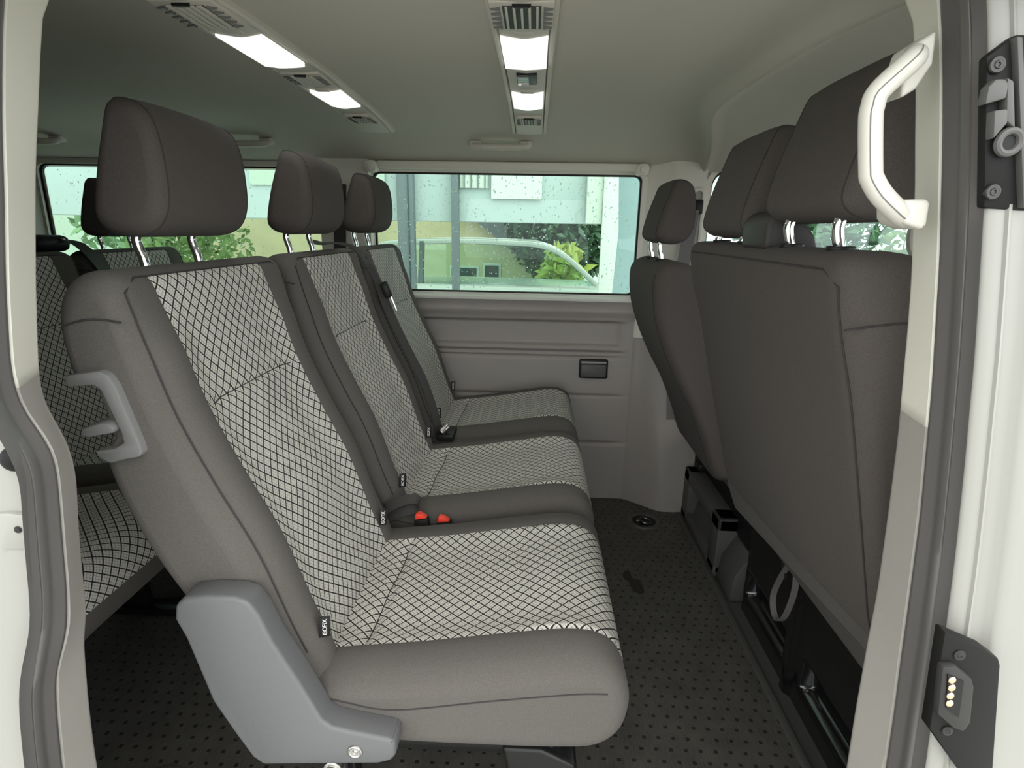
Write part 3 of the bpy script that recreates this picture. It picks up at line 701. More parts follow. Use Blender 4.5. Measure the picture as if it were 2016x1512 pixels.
# belt outlet hump on top of the backrest between the headrests
hump = [(.338, 1.078), (.337, 1.115), (.343, 1.128), (.358, 1.134), (.375, 1.132), (.395, 1.118), (.41, 1.10), (.42, 1.075)]
mb = MB().prism(hump, 1, .865, .965, bev=.008, seg=3); mb.build('belt_outlet', M['outlet'], s4_)
mb = MB()
rowsf = []
for k in range(13):
    t = k/12; y = .65+(1.262-.65)*t; z1 = .622-.095*t; x1 = .447+.032*t
    rowsf.append([(x1, y, z1), (x1+.012, y, z1-.035), (x1+.028, y, z1-.075), (x1+.034, y, z1-.075), (x1+.02, y, z1-.03), (x1+.01, y, z1+.005)])
mb.grid(rowsf, closed_u=True); tag(mb.build('lower_flap', M['fabric'], s4_), 'loose fabric flap under the backrest')
c = obj('cushion', ME_CUSH, s4_, (.93, yc, -.03)); c.scale = (1, 1.38, 1)
# steel seat box with two pressed ribs
def pocket(y, z, y0, y1, z0=.045, z1=.128):
    return sstep(y0-.004, y0+.012, y)*(1-sstep(y1-.010, y1+.004, y))*sstep(z0-.004, z0+.008, z)*(1-sstep(z1-.016, z1+.004, z))
ysb = [.56+.005*k for k in range(190)]; zsb = [-.012+.006*k for k in range(72)]
rows = [[(.664+.038*(pocket(y, z, 1.235, 1.495)+pocket(y, z, .86, 1.135))-.012*sstep(1.165, 1.18, y)*(1-sstep(1.20, 1.215, y)), y, z) for y in ysb] for z in zsb]
mb = MB().grid(rows); mb.box((.71, .562, -.011), (1.08, 1.504, .412)); mb.build('seat_box', M['gloss'], s4_, sharp=None)
# ---- driver seat
DB = [(.330, 1.0), (.322, .96), (.331, .88), (.363, .787), (.41, .69), (.458, .606), (.505, .50), (.545, .40), (.60, .385), (.655, .40), (.61, .52), (.55, .66), (.50, .80), (.47, .92), (.445, .995), (.41, 1.02), (.365, 1.022)]
s5_ = empty('driver_seat', 'driver seat seen from behind next to the far pillar', 'seat')
dm, d0, d1, *_r = pillow(DB, .22, .04, ny=18); do = dm.build('backrest', M['darkfabric'], s5_, (0, 1.757, 0), sharp=None)
mbS = Seams(); mbS.tube([p for p in sorted([p for p in d0 if p.x < .33+(1.0-p.z)*.5 and p.z < 1.0], key=lambda p: -p.z)], .0012, 6); mbS.build('seam', M['seam'], do)
front_head(s5_, 1.757, .366, -.014, 1.018)
obj('cushion', ME_CUSH, s5_, (.95, 1.757, -.05))
mb = MB()   # moulded seat base with an open tray facing the rear
x = .622
mb.box((x, 2.02, 0), (x+.40, 2.09, .205), bev=.008); mb.box((x, 1.66, 0), (x+.40, 1.735, .205), bev=.008)
mb.box((x, 1.66, .155), (x+.40, 2.09, .205), bev=.008); mb.box((x, 1.66, -.01), (x+.4, 2.09, .03), bev=.004)
mb.prism([(x+.03, .03), (x+.10, .03), (x+.075, .16), (x+.06, .16)], 1, 1.73, 2.03)
mb.prism([(x+.01, -.01), (x+.30, -.01), (x+.30, .15), (x+.06, .15), (x+.02, .08)], 1, 1.53, 1.66, bev=.006)
mb.box((x+.06, 1.56, .15), (x+.30, 2.08, .38), mi=1, bev=.01)
mb.build('seat_base', [M['boxgrey'], M['black']], s5_)
mb = MB().box((.655, 2.03, .20), (.70, 2.09, .235), bev=.008); mb.build('recline_knob', M['black'], s5_)

# loop strap hanging below the front bench
mb = MB(); pts = []
for k in range(31):
    t = k/30; a = 2*pi*t
    pts.append((.60-.004*sin(a), 1.125-.060*sin(a)*sin(pi*t)**.8+.03*(1-t)*0, .405-.16*sin(pi*t)))
pts = catmull([Vector(p) for p in ((.585, 1.125, .455), (.592, 1.128, .40), (.596, 1.165, .33), (.596, 1.188, .265), (.596, 1.175, .228), (.596, 1.148, .222), (.597, 1.122, .255), (.599, 1.105, .33), (.592, 1.10, .40), (.575, 1.085, .455))], 5, False)
mb.ribbon(pts, (1, 0, 0), .014, .002); tag(mb.build('pull_strap', M['strap']), 'grey loop strap hanging below the front bench backrest', 'strap')
mb = MB().tube(catmull([Vector(p) for p in ((.575, 1.19, .44), (.585, 1.19, .42), (.60, 1.165, .36), (.60, 1.155, .33))], 5, False), .003, 8)
mb.tube([(.588, 1.18, .40), (.59, 1.165, .38), (.59, 1.15, .36)], .004, 8)
tag(mb.build('cable_clip', M['black']), 'thin black cable with clip behind the grey loop strap', 'cable')

# ------------------------------------------------------------------ belts, buckles
def surf_x(z):   # front face of the middle row backrests
    pts = [(.452, -.30), (.56, -.335), (.667, -.37), (.764, -.415), (.86, -.455), (.95, -.48), (1.0, -.49), (1.03, -.499)]
    for (a, b), (c, d) in zip(pts, pts[1:]):
        if a <= z <= c: return b+(d-b)*(z-a)/(c-a)
    return -.30
b_ = empty('seat_belt', 'black seat belt with metal tongue lying between the two bench backrests', 'seat belt')
path = [(-.60, 1.50, 1.062), (-.575, 1.535, 1.056), (-.54, 1.565, 1.055), (-.505, 1.59, 1.042), (-.475, 1.60, 1.00), (surf_x(.95)+.028, 1.612, .95), (surf_x(.88)+.030, 1.622, .88), (surf_x(.78)+.032, 1.628, .78), (surf_x(.66)+.034, 1.632, .66), (surf_x(.56)+.034, 1.634, .56), (-.285, 1.635, .492)]
mb = MB().ribbon(catmull([Vector(p) for p in path], 6, False), [(.15, 1, .1)]*25+[(.5, .9, .1)]*6+[(1, .8, .1)]*40, .026, .0016); mb.build('webbing', M['belt'], b_)
mb = MB().box((-.015, -.026, -.022), (.008, .026, .024), bev=.007); t = mb.build('tongue_grip', M['black'], b_, (-.428, 1.632, .925)); t.rotation_euler = (0, radians(-20), radians(15))
mb = MB()
o = rrect(-.013, .013, -.05, 0, .004); i = rrect(-.006, .006, -.042, -.014, .003)
mb.grid([[(0, *p) for p in o], [(0, *p) for p in i], [(.003, *p) for p in i], [(.003, *p) for p in o]], closed_u=True, closed_v=True)
q = mb.build('tongue_plate', M['chrome'], t, (.0, .0, -.018))
mb = MB(); mb.box((-.29, 1.60, .470), (-.235, 1.685, .490), bev=.005); o = mb.build('belt_slot', M['black']); tag(o, 'black belt slot bezel in the cushion between the two bench places', 'belt slot')
mb = MB().cyl((-.275, 1.60, .495), (-.255, 1.625, .512), .012, bev=.003); mb.build('anchor_bolt', M['steel'], o)
for (x, yy, zz, lab) in ((-.225, 1.118, .478, 'larger red seat belt buckle in the gap beside the single seat'), (-.175, 1.122, .470, 'smaller red seat belt buckle further forward in the seat gap')):
    bk = empty('seat_belt_buckle', lab, 'buckle', 'red buckles between the seats', (x, yy, zz-.1))
    mb = MB().box((-.016, -.011, 0), (.016, .011, .098), bev=.004); mb.build('buckle_body', M['black'], bk)
    mb = MB().prism([(-.014, .098), (-.009, .112), (.0, .110), (.014, .099)], 1, -.009, .009, bev=.002); mb.build('release_button', M['red'], bk)
    bk.rotation_euler = (0, radians(-8), 0)
mb = MB(); pts = [Vector(p) for p in ((-.335, 1.10, .47), (-.315, 1.112, .495), (-.28, 1.122, .512), (-.255, 1.128, .516), (-.245, 1.13, .505), (-.255, 1.128, .492), (-.285, 1.12, .484), (-.32, 1.115, .47))]
mb.ribbon(catmull(pts, 6, False), (0, .75, .6), .024, .002); tag(mb.build('pull_loop', M['belt']), 'black webbing loop sticking up between single seat and bench', 'strap')
mb = MB().box((-.345, 1.105, .36), (-.315, 1.135, .50), bev=.004); tag(mb.build('hinge_lever', M['gloss']), 'glossy black bracket in the gap behind the webbing loop', 'bracket')
mb = MB(); path = [(-.80, 2.13, 1.26), (-.95, 2.06, 1.12), (-1.10, 1.98, 1.03), (-1.25, 1.80, 1.01), (-1.32, 1.66, .97)]
path = [(-.72, 2.135, 1.25), (-.725, 2.12, 1.10), (-.73, 2.11, .95), (-.73, 2.11, .80)]
mb.ribbon(catmull([Vector(p) for p in path], 6, False), (1, 0, 0), .046, .0015); tag(mb.build('seat_belt', M['belt']), 'dark belt webbing hanging down the far rear pillar', 'seat belt')
mb = MB(); path = [(-1.40, 1.63, 1.05), (-1.345, 1.645, 1.035), (-1.30, 1.66, .97), (-1.27, 1.67, .88), (-1.22, 1.68, .75), (-1.15, 1.69, .55), (-1.12, 1.69, .46)]
mb.ribbon(catmull([Vector(p) for p in path], 6, False), (0, 1, 0), .046, .0015); tag(mb.build('seat_belt', M['belt']), 'black belt running down between the rear bench backrests', 'seat belt')
mb = MB(); path = [(.56, 2.115, 1.20), (.545, 2.10, 1.05), (.53, 2.09, .9), (.53, 2.09, .7), (.55, 2.08, .4)]
mb.ribbon(catmull([Vector(p) for p in path], 6, False), (1, 0, 0), .046, .0015); tag(mb.build('seat_belt', M['strap']), 'grey driver belt hanging on the far middle pillar', 'seat belt')
sl = MB(); o = rrect(.552, .606, 1.03, 1.26, .02); i = rrect(.566, .592, 1.045, 1.245, .012)
sl.grid([[(p[0], 2.137, p[1]) for p in o], [(p[0], 2.131, p[1]) for p in rrect(.558, .600, 1.037, 1.253, .018)], [(p[0], 2.131, p[1]) for p in i], [(p[0], 2.139, p[1]) for p in i]], closed_u=True)
so = sl.build('belt_height_slider', M['upper']); tag(so, 'beige belt height slider slot on the far middle pillar', 'slider')
MB().prism(i, 1, 2.134, 2.138).build('slot', M['lowertrim'], so)
MB().box((.562, 2.112, 1.165), (.594, 2.134, 1.215), bev=.006).build('belt_anchor', M['black'], so)

# ------------------------------------------------------------------ overhead consoles and handles
ZC = lambda y: sum(ceil_z(min(2.18, max(.46, y+d))) for d in (-.06, -.03, 0, .03, .06))/5
def console(xc, label, sw):
    r = empty('overhead_console', label, 'ceiling console', 'overhead consoles', (xc, 0, 0))
    hw = .055
    yy = [.62+.03*k for k in range(45)]; y_end = 1.955
    mb = MB(); rows = []
    for y in [v for v in yy if v < y_end-.02]+[y_end-.02, y_end]:
        z = ZC(y); dz = .010 if y < y_end-.01 else .002
        rows.append([(-hw, y, z+.004), (-hw, y, z-dz+.003), (-hw+.003, y, z-dz), (-hw+.010, y, z-dz), (-hw+.012, y, z-dz+.008), (-hw+.014, y, z-dz), (0, y+(.012 if y >= y_end-.001 else 0), z-dz-.003), (hw-.014, y, z-dz), (hw-.012, y, z-dz+.008), (hw-.010, y, z-dz), (hw-.003, y, z-dz), (hw, y, z-dz+.003), (hw, y, z+.004)])
    mb.grid(rows); mb.build('console_panel', M['console'], r, sharp=40)
    def vent(y0, y1, w, closed=False):
        z = ZC((y0+y1)/2)-.010
        mb = MB().prism([(-w, y0), (w, y0), (w, y1), (0, y1+.010), (-w, y1)], 2, z-.006, z+.004, bev=.002)
        v = mb.build('air_vent', M['console'], r)
        iw = w*.60
        MB().box((-iw, y0+.012, z-.0068), (iw, y1-.006, z-.0055)).build('vent_gap_shade', M['boxgrey' if closed else 'black'], v)  # flat dark plate, shade of the gaps put into its colour
        for k in range(5):
            x = -iw+iw*2*(k+.5)/5+.0
            s = MB().box((x-w*.042 if not closed else x-.0044, y0+.012, z-.0090), (x+w*.042 if not closed else x+.0044, y1-.002, z-.0062), bev=.001); s.build('slat', M['console'], v)
        for sg in (-1, 1):
            f = MB()
            for k in range(5):
                y = y0+.012+(y1-y0-.016)*(k+.5)/5; f.prism([(sg*iw*1.12, y-.006), (sg*w*.97, y-.001), (sg*iw*1.12, y+.004)], 2, z-.009, z-.005)
            f.build('side_louvre', M['latchgrey'], v)  # mid grey puts soft shading into the colour of light louvres
        mb = MB().prism([(-.014, y0+.004), (.014, y0+.004), (.010, y0+.012), (-.010, y0+.012)], 2, z-.010, z-.005, bev=.001); mb.build('vent_thumbwheel', M['black'], v)
    def lamp(y0, y1, w):
        z = ZC((y0+y1)/2)-.010
        rows = []
        for k in range(15):
            t = k/14; y = y0+(y1-y0)*t; row = []
            for j in range(13):
                u = -1+2*j/12; bow = .010*(1-u*u)
                d = .006+.010*sin(pi*min(1, t*1.0))*0+.007*(1-u*u)*sstep(0, .12, t)*sstep(1.0, .86, t)
                row.append((u*w, y+bow, z-d))
            rows.append(row)
        mb = MB().grid(rows)
        mb.grid([[(p[0], p[1], z+.003) for p in rows[0]], rows[0]]); mb.grid([[(p[0], p[1], z+.003) for p in rows[-1]], rows[-1]])
        mb.grid([[(q[0][0], q[0][1], z+.003) for q in rows], [q[0] for q in rows]]); mb.grid([[(q[-1][0], q[-1][1], z+.003) for q in rows], [q[-1] for q in rows]])
        tag(mb.build('lamp_lens', M['lens'], r), 'lit white lamp lens')
        b = MB().box((-.016, y0-.026, z-.006), (.016, y0-.008, z+.002), bev=.002); b.build('lamp_switch', M['console'], r)
        L = bpy.data.lights.new('reading_light', 'AREA'); L.shape = 'RECTANGLE'; L.size = w*1.9; L.size_y = (y1-y0)*.9; L.energy = LAMP_W; L.color = (1, .98, .92)
        lo = bpy.data.objects.new('reading_light', L); COL.objects.link(lo); lo.parent = r; lo.location = (0, (y0+y1)/2+.005, z-.016)
    LAMP_W = .3
    vent(.895, 1.005, .047, closed=not sw)
    lamp(1.065, 1.25, .041)
    if sw:
        z = ZC(1.37)-.010
        MB().box((-.022, 1.31, z-.005), (.022, 1.40, z+.002), bev=.002).build('switch_recess', M['black'], r)
        MB().box((-.020, 1.315, z-.008), (.005, 1.395, z-.003), bev=.002).build('rocker_switch', M['gloss'], r)
    else: vent(1.32, 1.41, .043, closed=True)
    lamp(1.475, 1.635, .038)
    vent(1.72, 1.83, .036)
console(-.520, 'rear ceiling strip above the middle row with closed vents and two lit lamps', False)
console(-.029, 'front ceiling strip with open vents, two lit lamps and a dark switch', True)
def ceiling_handle(xc):
    z = lambda y: ZC(y)
    mb = MB(); y = 2.035; zz = z(y)
    pts = [(xc-.098, y, zz-.004), (xc-.088, y-.012, zz-.016), (xc-.06, y-.022, zz-.019), (xc, y-.024, zz-.020), (xc+.06, y-.022, zz-.019), (xc+.088, y-.012, zz-.016), (xc+.098, y, zz-.004)]
    mb.tube(catmull([Vector(p) for p in pts], 6, False), .0105, 12)
    return mb.mesh('ceiling_grab_handle', M['console'])
ME_CH = ceiling_handle(0)
for x, lab in ((-.128, 'beige ceiling grab handle above the middle window'), (-1.018, 'ceiling grab handle mostly hidden behind the near headrest'), (-1.76, 'ceiling grab handle beside the left door pillar')):
    h = tag(obj('ceiling_grab_handle', ME_CH, None, (x, 0, 0)), lab, 'handle', 'ceiling grab handles')
    zz = ZC(2.05)
    for sg in (-1, 1):
        MB().prism(rrect(sg*.085-.022, sg*.085+.022, 2.02, 2.055, .01), 2, zz-.012, zz+.006, bev=.003).build('handle_mount', M['console'], h)
# door pillar grab handle
gh = empty('pillar_grab_handle', 'cream grab handle on the right door pillar in front of the headrest', 'handle')
gp = [(.3001, .515, 1.2405), (.2895, .50, 1.2325), (.2690, .50, 1.2114), (.2657, .50, 1.1996), (.2662, .50, 1.1884), (.2725, .50, 1.1541), (.2754, .50, 1.1451), (.2855, .50, 1.1326), (.3041, .505, 1.1200), (.3150, .512, 1.1157)]
cp = catmull([Vector(p) for p in gp], 7, False)
MB().tube(cp, .0088, 18).build('grip', M['handle'], gh)
MB().prism([(.2925, 1.2455), (.3080, 1.2560), (.3098, 1.2320), (.3005, 1.2140), (.2900, 1.2070), (.2880, 1.2200)], 1, .505, .536, bev=.003, seg=3).build('mount', M['handle'], gh)
MB().prism([(.3010, 1.1295), (.3230, 1.1305), (.3255, 1.1270), (.3265, 1.1090), (.3230, 1.1055), (.3080, 1.1105), (.3040, 1.1150)], 1, .498, .536, bev=.0035, seg=3).build('mount', M['handle'], gh)
sp = []
for i, p in enumerate(cp[5:-5]):
    t = (cp[i+6]-cp[i+4]).normalized(); v = (Vector(EYE)-p); v = (v-v.dot(t)*t).normalized(); sp.append(p+v*.0088)
MB().tube(sp, .0005, 6).build('parting_line', M['strap'], gh)

# ------------------------------------------------------------------ details on the far wall and floor
a = empty('ashtray', 'small black flip lid ashtray set in the far side panel', 'ashtray')
MB().prism(rrect(.188, .302, .530, .608, .008), 1, 2.178, 2.195, bev=.003).build('bezel', M['black'], a)
MB().prism(rrect(.195, .295, .536, .588, .005), 1, 2.172, 2.18, bev=.003).build('lid', M['boxgrey'], a)
MB().box((.195, 2.173, .592), (.295, 2.18, .600), bev=.002).build('lip', M['lowertrim'], a)
l = empty('lashing_ring', 'recessed round lashing ring in the floor by the far pillar', 'lashing ring')
MB().ring((.457, 2.0, .001), (0, 0, 1), .055, .010, fl=.5).build('rim', M['boxgrey'], l)
MB().cyl((.457, 2.0, -.005), (.457, 2.0, .0018), .047, n=28).build('cup', M['black'], l)
mb = MB().ring((.462, 2.0, .004), (.25, 0, 1), .022, .004); mb.box((.425, 1.992, .0), (.445, 2.010, .009), bev=.003); mb.build('steel_eye', M['darksteel'], l)
l2 = copy_tree(l, None, (-1.185, -1.175, 0)); l2['label'] = 'round lashing ring in the floor left of the grey seat side cover'
for q in (l, l2): q['group'] = 'floor lashing rings'
def blob(cx, cy, pts, name, label):
    mb = MB().prism([(cx+x, cy+y) for x, y in pts], 2, .0005, .0014); m = mat('spilled_water', (.012, .012, .012), .08); o = mb.build(name, m); tag(o, label, 'spill')
blob(.345, 1.60, [(p.x, p.y) for p in catmull([Vector(q) for q in ((-.02, .05), (0, .055), (.005, .02), (.025, .005), (.03, -.05), (.01, -.06), (-.008, -.03), (-.012, 0), (-.025, .02))], 4)], 'water_spill', 'small dark wet patch on the aisle floor')

# ------------------------------------------------------------------ hardware on the painted pillars
def ypl(z, off=0): return .45+.087*(z-.9)+off
dl = empty('door_lock_plate', 'black striker plate with steel catch high on the right pillar', 'lock plate')
def onplate(x, z): return x
pl = [(0.3201, 1.2258), (0.3374, 1.2401), (0.3629, 1.2401), (0.3913, 1.1208), (0.3718, 1.1207), (0.3426, 1.1224)]
MB().prism(pl, 1, 0.4630, 0.4720, bev=.002).build('plate', M['boxdark'], dl)
MB().prism([(0.3337, 1.2373), (0.3381, 1.2370), (0.3720, 1.1226), (0.3671, 1.1226)], 1, 0.4570, 0.4650, bev=.0012).build('plate_edge', M['catch'], dl)
def screw(root, x, y, z, r=.0085, m='frameblack', ax=(0, 1, 0)):
    mb = MB().ring((x, y, z), ax, r*.8, r*.22, n=22, k=6); mb.cyl((x, y-.001, z), (x, y+.004, z), r*.8, n=20); mb.ring((x, y-.001, z), ax, r*.35, r*.16, n=12, k=6)
    return mb.build('screw', M[m], root)
screw(dl, 0.3272, .461, 1.2200, .0058, 'screwdark'); screw(dl, 0.3448, .461, 1.1339, .0058, 'screwdark')
MB().prism([(0.3209, 1.1928), (0.3207, 1.2045), (0.3248, 1.2096), (0.3310, 1.2097), (0.3345, 1.2067), (0.3349, 1.1971)], 1, .455, .464, bev=.0015).build('catch', M['catch'], dl)
MB().prism([(0.3321, 1.2109), (0.3376, 1.2084), (0.3462, 1.1768), (0.3385, 1.1821)], 1, .455, .464, bev=.0015).build('catch_arm', M['catch'], dl)
MB().prism([(0.3284, 1.1891), (0.3380, 1.1904), (0.3398, 1.1810), (0.3322, 1.1696)], 1, .455, .464, bev=.0015).build('catch_tongue', M['catch'], dl)
MB().ring((0.3457, 0.4580, 1.1684), (0, 1, .1), .0078, .0028, n=26).build('bush', M['catch'], dl); MB().cyl((0.3457, 0.4580, 1.1684), (0.3457, 0.4680, 1.1684), .0062).build('bush_hole', M['black'], dl)
ct = empty('door_contact_plate', 'black electrical contact plate with brass pins low on the right pillar', 'contact plate')
pl = [(0.3521, 0.7811), (0.3884, 0.7657), (0.4023, 0.7561), (0.4051, 0.7501), (0.4255, 0.6403), (0.4291, 0.6121), (0.4158, 0.6111), (0.3939, 0.6383), (0.3610, 0.6799)]
MB().prism(pl, 1, .411, .424, bev=.002).build('plate', M['boxdark'], ct)
MB().prism([(0.3519, 0.7516), (0.3627, 0.7533), (0.3794, 0.7403), (0.3828, 0.7327), (0.3885, 0.6955), (0.3854, 0.6843), (0.3752, 0.6881), (0.3584, 0.7019), (0.3570, 0.7125)], 1, .404, .413, bev=.003).build('contact_frame', M['frameblack'], ct)
MB().prism([(0.3565, 0.7458), (0.3707, 0.7396), (0.3751, 0.7020), (0.3626, 0.7114)], 1, .4025, .4055).build('contact_well', M['black'], ct)
for x, z in ((0.3597, 0.7418), (0.3611, 0.7340), (0.3617, 0.7257), (0.3629, 0.7179)): MB().sphere((x+.001, (.4022), z-.001), .0032, 2, (1, .4, 1.1)).build('contact_pin', M['copper'], ct)
screw(ct, 0.3682, .410, 0.7594, .0048); screw(ct, 0.3755, .410, 0.6798, .0048)
mb = MB().sphere((-.483, .468, .8845), .0125, 3, (1, .8, 1)); tag(mb.build('rubber_buffer', M['boxdark']), 'round dark rubber buffer on the left jamb', 'buffer')
mb = MB().prism([(-.54, .829), (-.494, .832), (-.4755, .830), (-.476, .810), (-.4845, .792), (-.5025, .791), (-.5146, .754), (-.54, .735)], 1, .459, .472, bev=.003)
br = mb.build('jamb_bracket', M['white']); tag(br, 'white painted bracket below the rubber buffer on the left jamb', 'bracket'); screw(br, -.4869, .458, .8153, .0035)

# ------------------------------------------------------------------ outside
GZ = -.55
def obox(name, lo, hi, m, label=None, cat=None, kind=None, parent=None, bev=0):
    o = MB().box(lo, hi, bev=bev).build(name, m, parent)
    if label: tag(o, label, cat, kind=kind)
    return o
m_ground = mat('wet_paving', (.50, .50, .48), .5, noise=.2, nscale=3)
struct(MB().box((-40, -30, GZ-.1), (40, 60, GZ)).build('ground', m_ground), 'pale wet paving outside the van', 'ground')
m_fas = mat('pale_teal_cladding', (.46, .53, .51), .5, noise=.06, nscale=1.2); m_grey = mat('grey_steel_post', (.135, .16, .165), .4)
m_yel = mat('cream_render', (.52, .48, .29), .8, noise=.08, nscale=2); m_pale = mat('pale_panel', (.62, .66, .58), .6)
m_band = mat('pale_green_wall', (.44, .52, .42), .7); m_dark = mat('dark_window', (.03, .05, .05), .2); m_roof = mat('dark_roof_tiles', (.09, .11, .11), .7, noise=.3, nscale=8)
leafm = mat('dark_green_leaves', (.055, .12, .055), .6, noise=.4, nscale=3); leafy = mat('yellow_green_leaves', (.34, .42, .06), .6); barkm = mat('bark', (.16, .13, .09), .8)
car_m = mat('white_car_paint', (.60, .66, .58), .3, coat=.3)
Yf = 6.0
cv = empty('showroom_canopy', 'pale teal canopy building on grey posts beyond the middle window', 'building')
MB().box((-9.0, Yf, 1.17), (.66, Yf+.3, 4.6), bev=.01).build('fascia', m_fas, cv)
for k, xx in enumerate((-1.33, -.825)):
    w = .085 if k == 0 else .037
    MB().box((xx-w, Yf-.12, GZ), (xx+w, Yf-.02, 4.6), bev=.01).build('post', m_grey, cv)
MB().box((-1.30, Yf-.13, GZ), (-1.29, Yf-.115, 4.6)).build('post_groove', m_dark, cv)
MB().box((.50, Yf-.10, 1.17), (.66, Yf-.02, 4.6), bev=.01).build('reflection_column', m_pale, cv)  # reflection in the facade glass, built as a solid pale column
MB().box((-.46, Yf-.06, 1.40), (.05, Yf-.02, 2.4)).build('pale_panel', m_pale, cv)  # pale sheet standing in for a white reflection in the glass
wn = MB().box((-.78, Yf-.05, 1.50), (-.50, Yf-.02, 1.66)).build('window_reflection', m_pale, cv)
for k in range(4): MB().box((-.74+.07*k, Yf-.07, 1.50), (-.73+.07*k, Yf-.045, 1.66)).build('reflection_bar', m_grey, wn)
MB().box((-2.95, Yf-.03, 1.50), (-1.55, Yf-.02, 2.2)).build('pale_panel', m_band, cv)
cu = MB().prism([(.66, GZ), (.76, GZ), (.80, .4), (.83, 1.1), (.80, 1.6), (.84, 2.4), (.66, 2.4)], 1, 5.85, 5.9, bev=.01).build('reflection_strip', m_pale); tag(cu, 'pale upright banner at the right end of the canopy', 'reflection')  # pale streak of reflection shaped as an upright strip
bw = MB().box((.84, 6.35, GZ), (1.74, 6.8, 3.6)).build('blue_grey_shed', mat('blue_grey_sheeting', (.30, .39, .40), .5)); tag(bw, 'plain blue grey shed wall right of the pale banner', 'building')
# cream house behind
hs = empty('cream_house', 'cream yellow house with dark sloping roof behind the parked car', 'building')
MB().prism([(-9.0, GZ), (.25, GZ), (.25, .0), (-1.39, 1.26), (-3.9, 3.2), (-9.0, 3.2)], 1, 13.9, 15.5).build('wall', m_yel, hs)
MB().prism([(.45, -.15), (.60, .20), (-1.15, 1.62), (-3.9, 3.75), (-3.9, 3.2), (-1.39, 1.26)], 1, 13.6, 16).build('roof', m_roof, hs)
for (x0, x1, z0, z1) in ((-2.03, -1.42, -.12, .18), (-1.22, -.88, -.16, .25)):
    f = MB().box((x0-.05, 13.86, z0-.05), (x1+.05, 13.9, z1+.05)).build('window', m_pale, hs); MB().box((x0, 13.83, z0), (x1, 13.87, z1)).build('pane', m_dark, f)
gw = MB().box((-12, 11.6, GZ), (-.6, 11.75, -.30)).build('garden_wall', m_band); tag(gw, 'low pale green garden wall in front of the cream house', 'garden wall')
gb = MB().box((-24, 16.5, GZ), (-9.3, 17, 3.4)).build('pale_green_barn', m_band); tag(gb, 'pale green barn wall far behind the rear side window', 'building')
# white car parked beyond the window
ca = empty('parked_car', 'white parked car seen side-on through the middle window', 'car')
yc0, yc1 = 7.6, 9.1
body = [(-2.2, GZ+.22), (1.75, GZ+.22), (1.85, GZ+.45), (1.8, GZ+.70), (1.2, GZ+.86), (.62, GZ+.90), (-2.3, GZ+.93), (-2.35, GZ+.6)]
MB().prism(body, 1, yc0, yc1, bev=.06, seg=3).build('body', car_m, ca)
top = catmull([Vector(p) for p in ((-2.1, .86), (-2.0, .92), (-1.2, .965), (-.3, .955), (.1, .92), (.42, .78), (.85, .42))], 8, False)
for yy in (yc0+.14, yc1-.14):
    mb = MB().tube([(p.x, yy, p.y-.03) for p in top], .036, 8); mb.build('roof_rail', car_m, ca)
rows = [[(p.x, y, p.y+.01) for p in top[:32]] for y in (yc0+.14, (yc0+yc1)/2, yc1-.14)]
MB().grid(rows).build('roof', car_m, ca)
for xx in (-1.6,): MB().prism([(xx, .36), (xx+.07, .36), (xx+.10, .93), (xx+.04, .93)], 1, yc0+.10, yc0+.16).build('pillar', m_grey if xx < -1 else car_m, ca)
MB().prism([(-2.0, .36), (.85, .38), (.40, .76), (.08, .89), (-1.2, .93), (-2.0, .88)], 1, yc0+.13, yc0+.14).build('side_glass', M['clearglass'], ca)
for xx in (-1.5, 1.0):
    w = MB().ring((xx, yc0+.10, GZ+.30), (0, 1, 0), .22, .09, fl=1.1).build('tyre', M['black'], ca); MB().cyl((xx, yc0+.06, GZ+.30), (xx, yc0+.14, GZ+.30), .18).build('rim', M['steel'], w)
MB().box((-.2, yc0-.02, GZ+.62), (.9, yc0+.02, GZ+.66), bev=.008).build('door_strip', m_grey, ca)
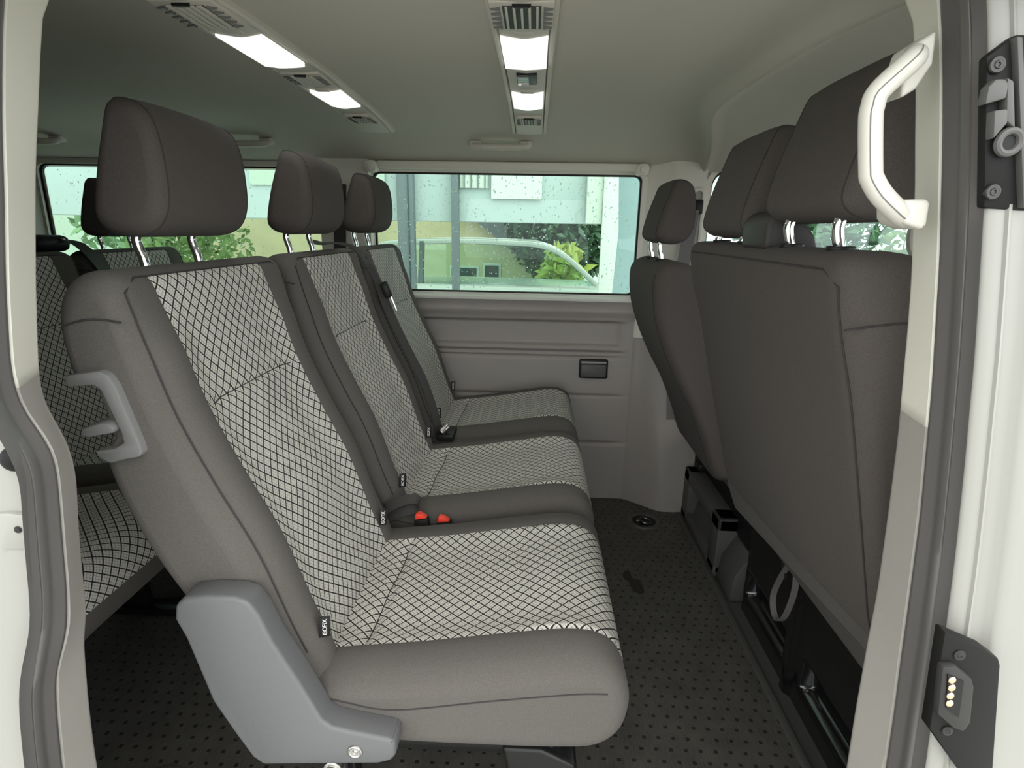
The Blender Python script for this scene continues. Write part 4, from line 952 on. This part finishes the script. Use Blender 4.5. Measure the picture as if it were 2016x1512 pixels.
# vegetation
def leaf_cluster(c, r, n, size, m, name, parent=None, label=None, flat=.7):
    mb = MB()
    for i in range(n):
        d = Vector((random.gauss(0, 1), random.gauss(0, 1), random.gauss(0, 1))).normalized()*r*random.random()**.4
        p = Vector(c)+Vector((d.x, d.y, d.z*flat)); a = Vector((random.gauss(0, 1), random.gauss(0, 1), random.gauss(0, 1))).normalized(); b = a.orthogonal().normalized(); s = size*random.uniform(.6, 1.3)
        t = a.cross(b)*.15*s
        mb.add([p-a*s, p-b*s*.45+t, p+a*s, p+b*s*.45+t], [(0, 1, 2, 3)])
    return mb.build(name, m, parent, sharp=None)
def tree(x, y, h, r, n, m, label, size=.12, trunk=.09):
    t = empty('tree', label, 'tree', 'trees beyond the windows', (x, y, GZ))
    mb = MB().tube([(0, 0, 0), (.05, 0, h*.35), (0, .05, h*.62)], [trunk, trunk*.8, trunk*.5], 8); mb.build('trunk', barkm, t)
    leaf_cluster((0, 0, h*.62), r, n, size, m, 'crown', t, flat=.95)
tree(.62, 12.1, 2.8, 1.25, 3800, leafm, 'dark green tree at the right of the cream house')
tree(.50, 9.75, 1.72, .42, 160, leafy, 'small yellow-leaved shrub in front of the dark green tree', size=.13, trunk=.03)
tree(-5.5, 9.0, 2.2, .9, 900, mat('mixed_green_leaves', (.16, .26, .08), .6, noise=.4, nscale=3), 'bush with yellow-green leaves behind the rear bench window', size=.08, trunk=.05)
tree(-7.6, 11.2, 3.0, 1.3, 1200, mat('light_green_leaves', (.22, .36, .18), .6, noise=.3, nscale=2), 'light green tree at the far left window edge', size=.14)
tree(4.4, 9.6, 3.0, 1.2, 2000, leafm, 'dark tree seen under the near front headrest', size=.11)
tree(7.4, 10.2, 2.6, 1.4, 1800, mat('pale_leaves', (.20, .28, .12), .6, noise=.3, nscale=2), 'pale green tree furthest right through the driver window', size=.11)
hd = leaf_cluster((0, 0, 0), 1.0, 2600, .035, mat('hedge_leaves', (.26, .34, .13), .6, noise=.3, nscale=3), 'hedge'); hd.location = (4.6, 7.2, .30); hd.scale = (2.6, .5, .75); tag(hd, 'pale green hedge seen beneath the front headrests', 'hedge')
pw = MB().box((2.25, 6.2, GZ), (2.37, 6.3, 2.6), bev=.01).build('lamp_post', m_grey); tag(pw, 'blue grey post outside the driver window', 'post')
mt = empty('a_pillar_handle', 'light grey loop handle at the front pillar by the driver window', 'handle')
pts = catmull([Vector(p) for p in ((1.36, 2.12, 1.17), (1.33, 2.10, 1.12), (1.34, 2.09, 1.05), (1.42, 2.09, .99), (1.50, 2.12, .96))], 6, False)
MB().tube(pts, .018, 10).build('grip', M['upper'], mt)
MB().box((1.46, 2.10, .93), (1.54, 2.18, .99), bev=.01).build('mount', M['upper'], mt); MB().box((1.33, 2.11, 1.15), (1.40, 2.18, 1.20), bev=.01).build('mount', M['upper'], mt)
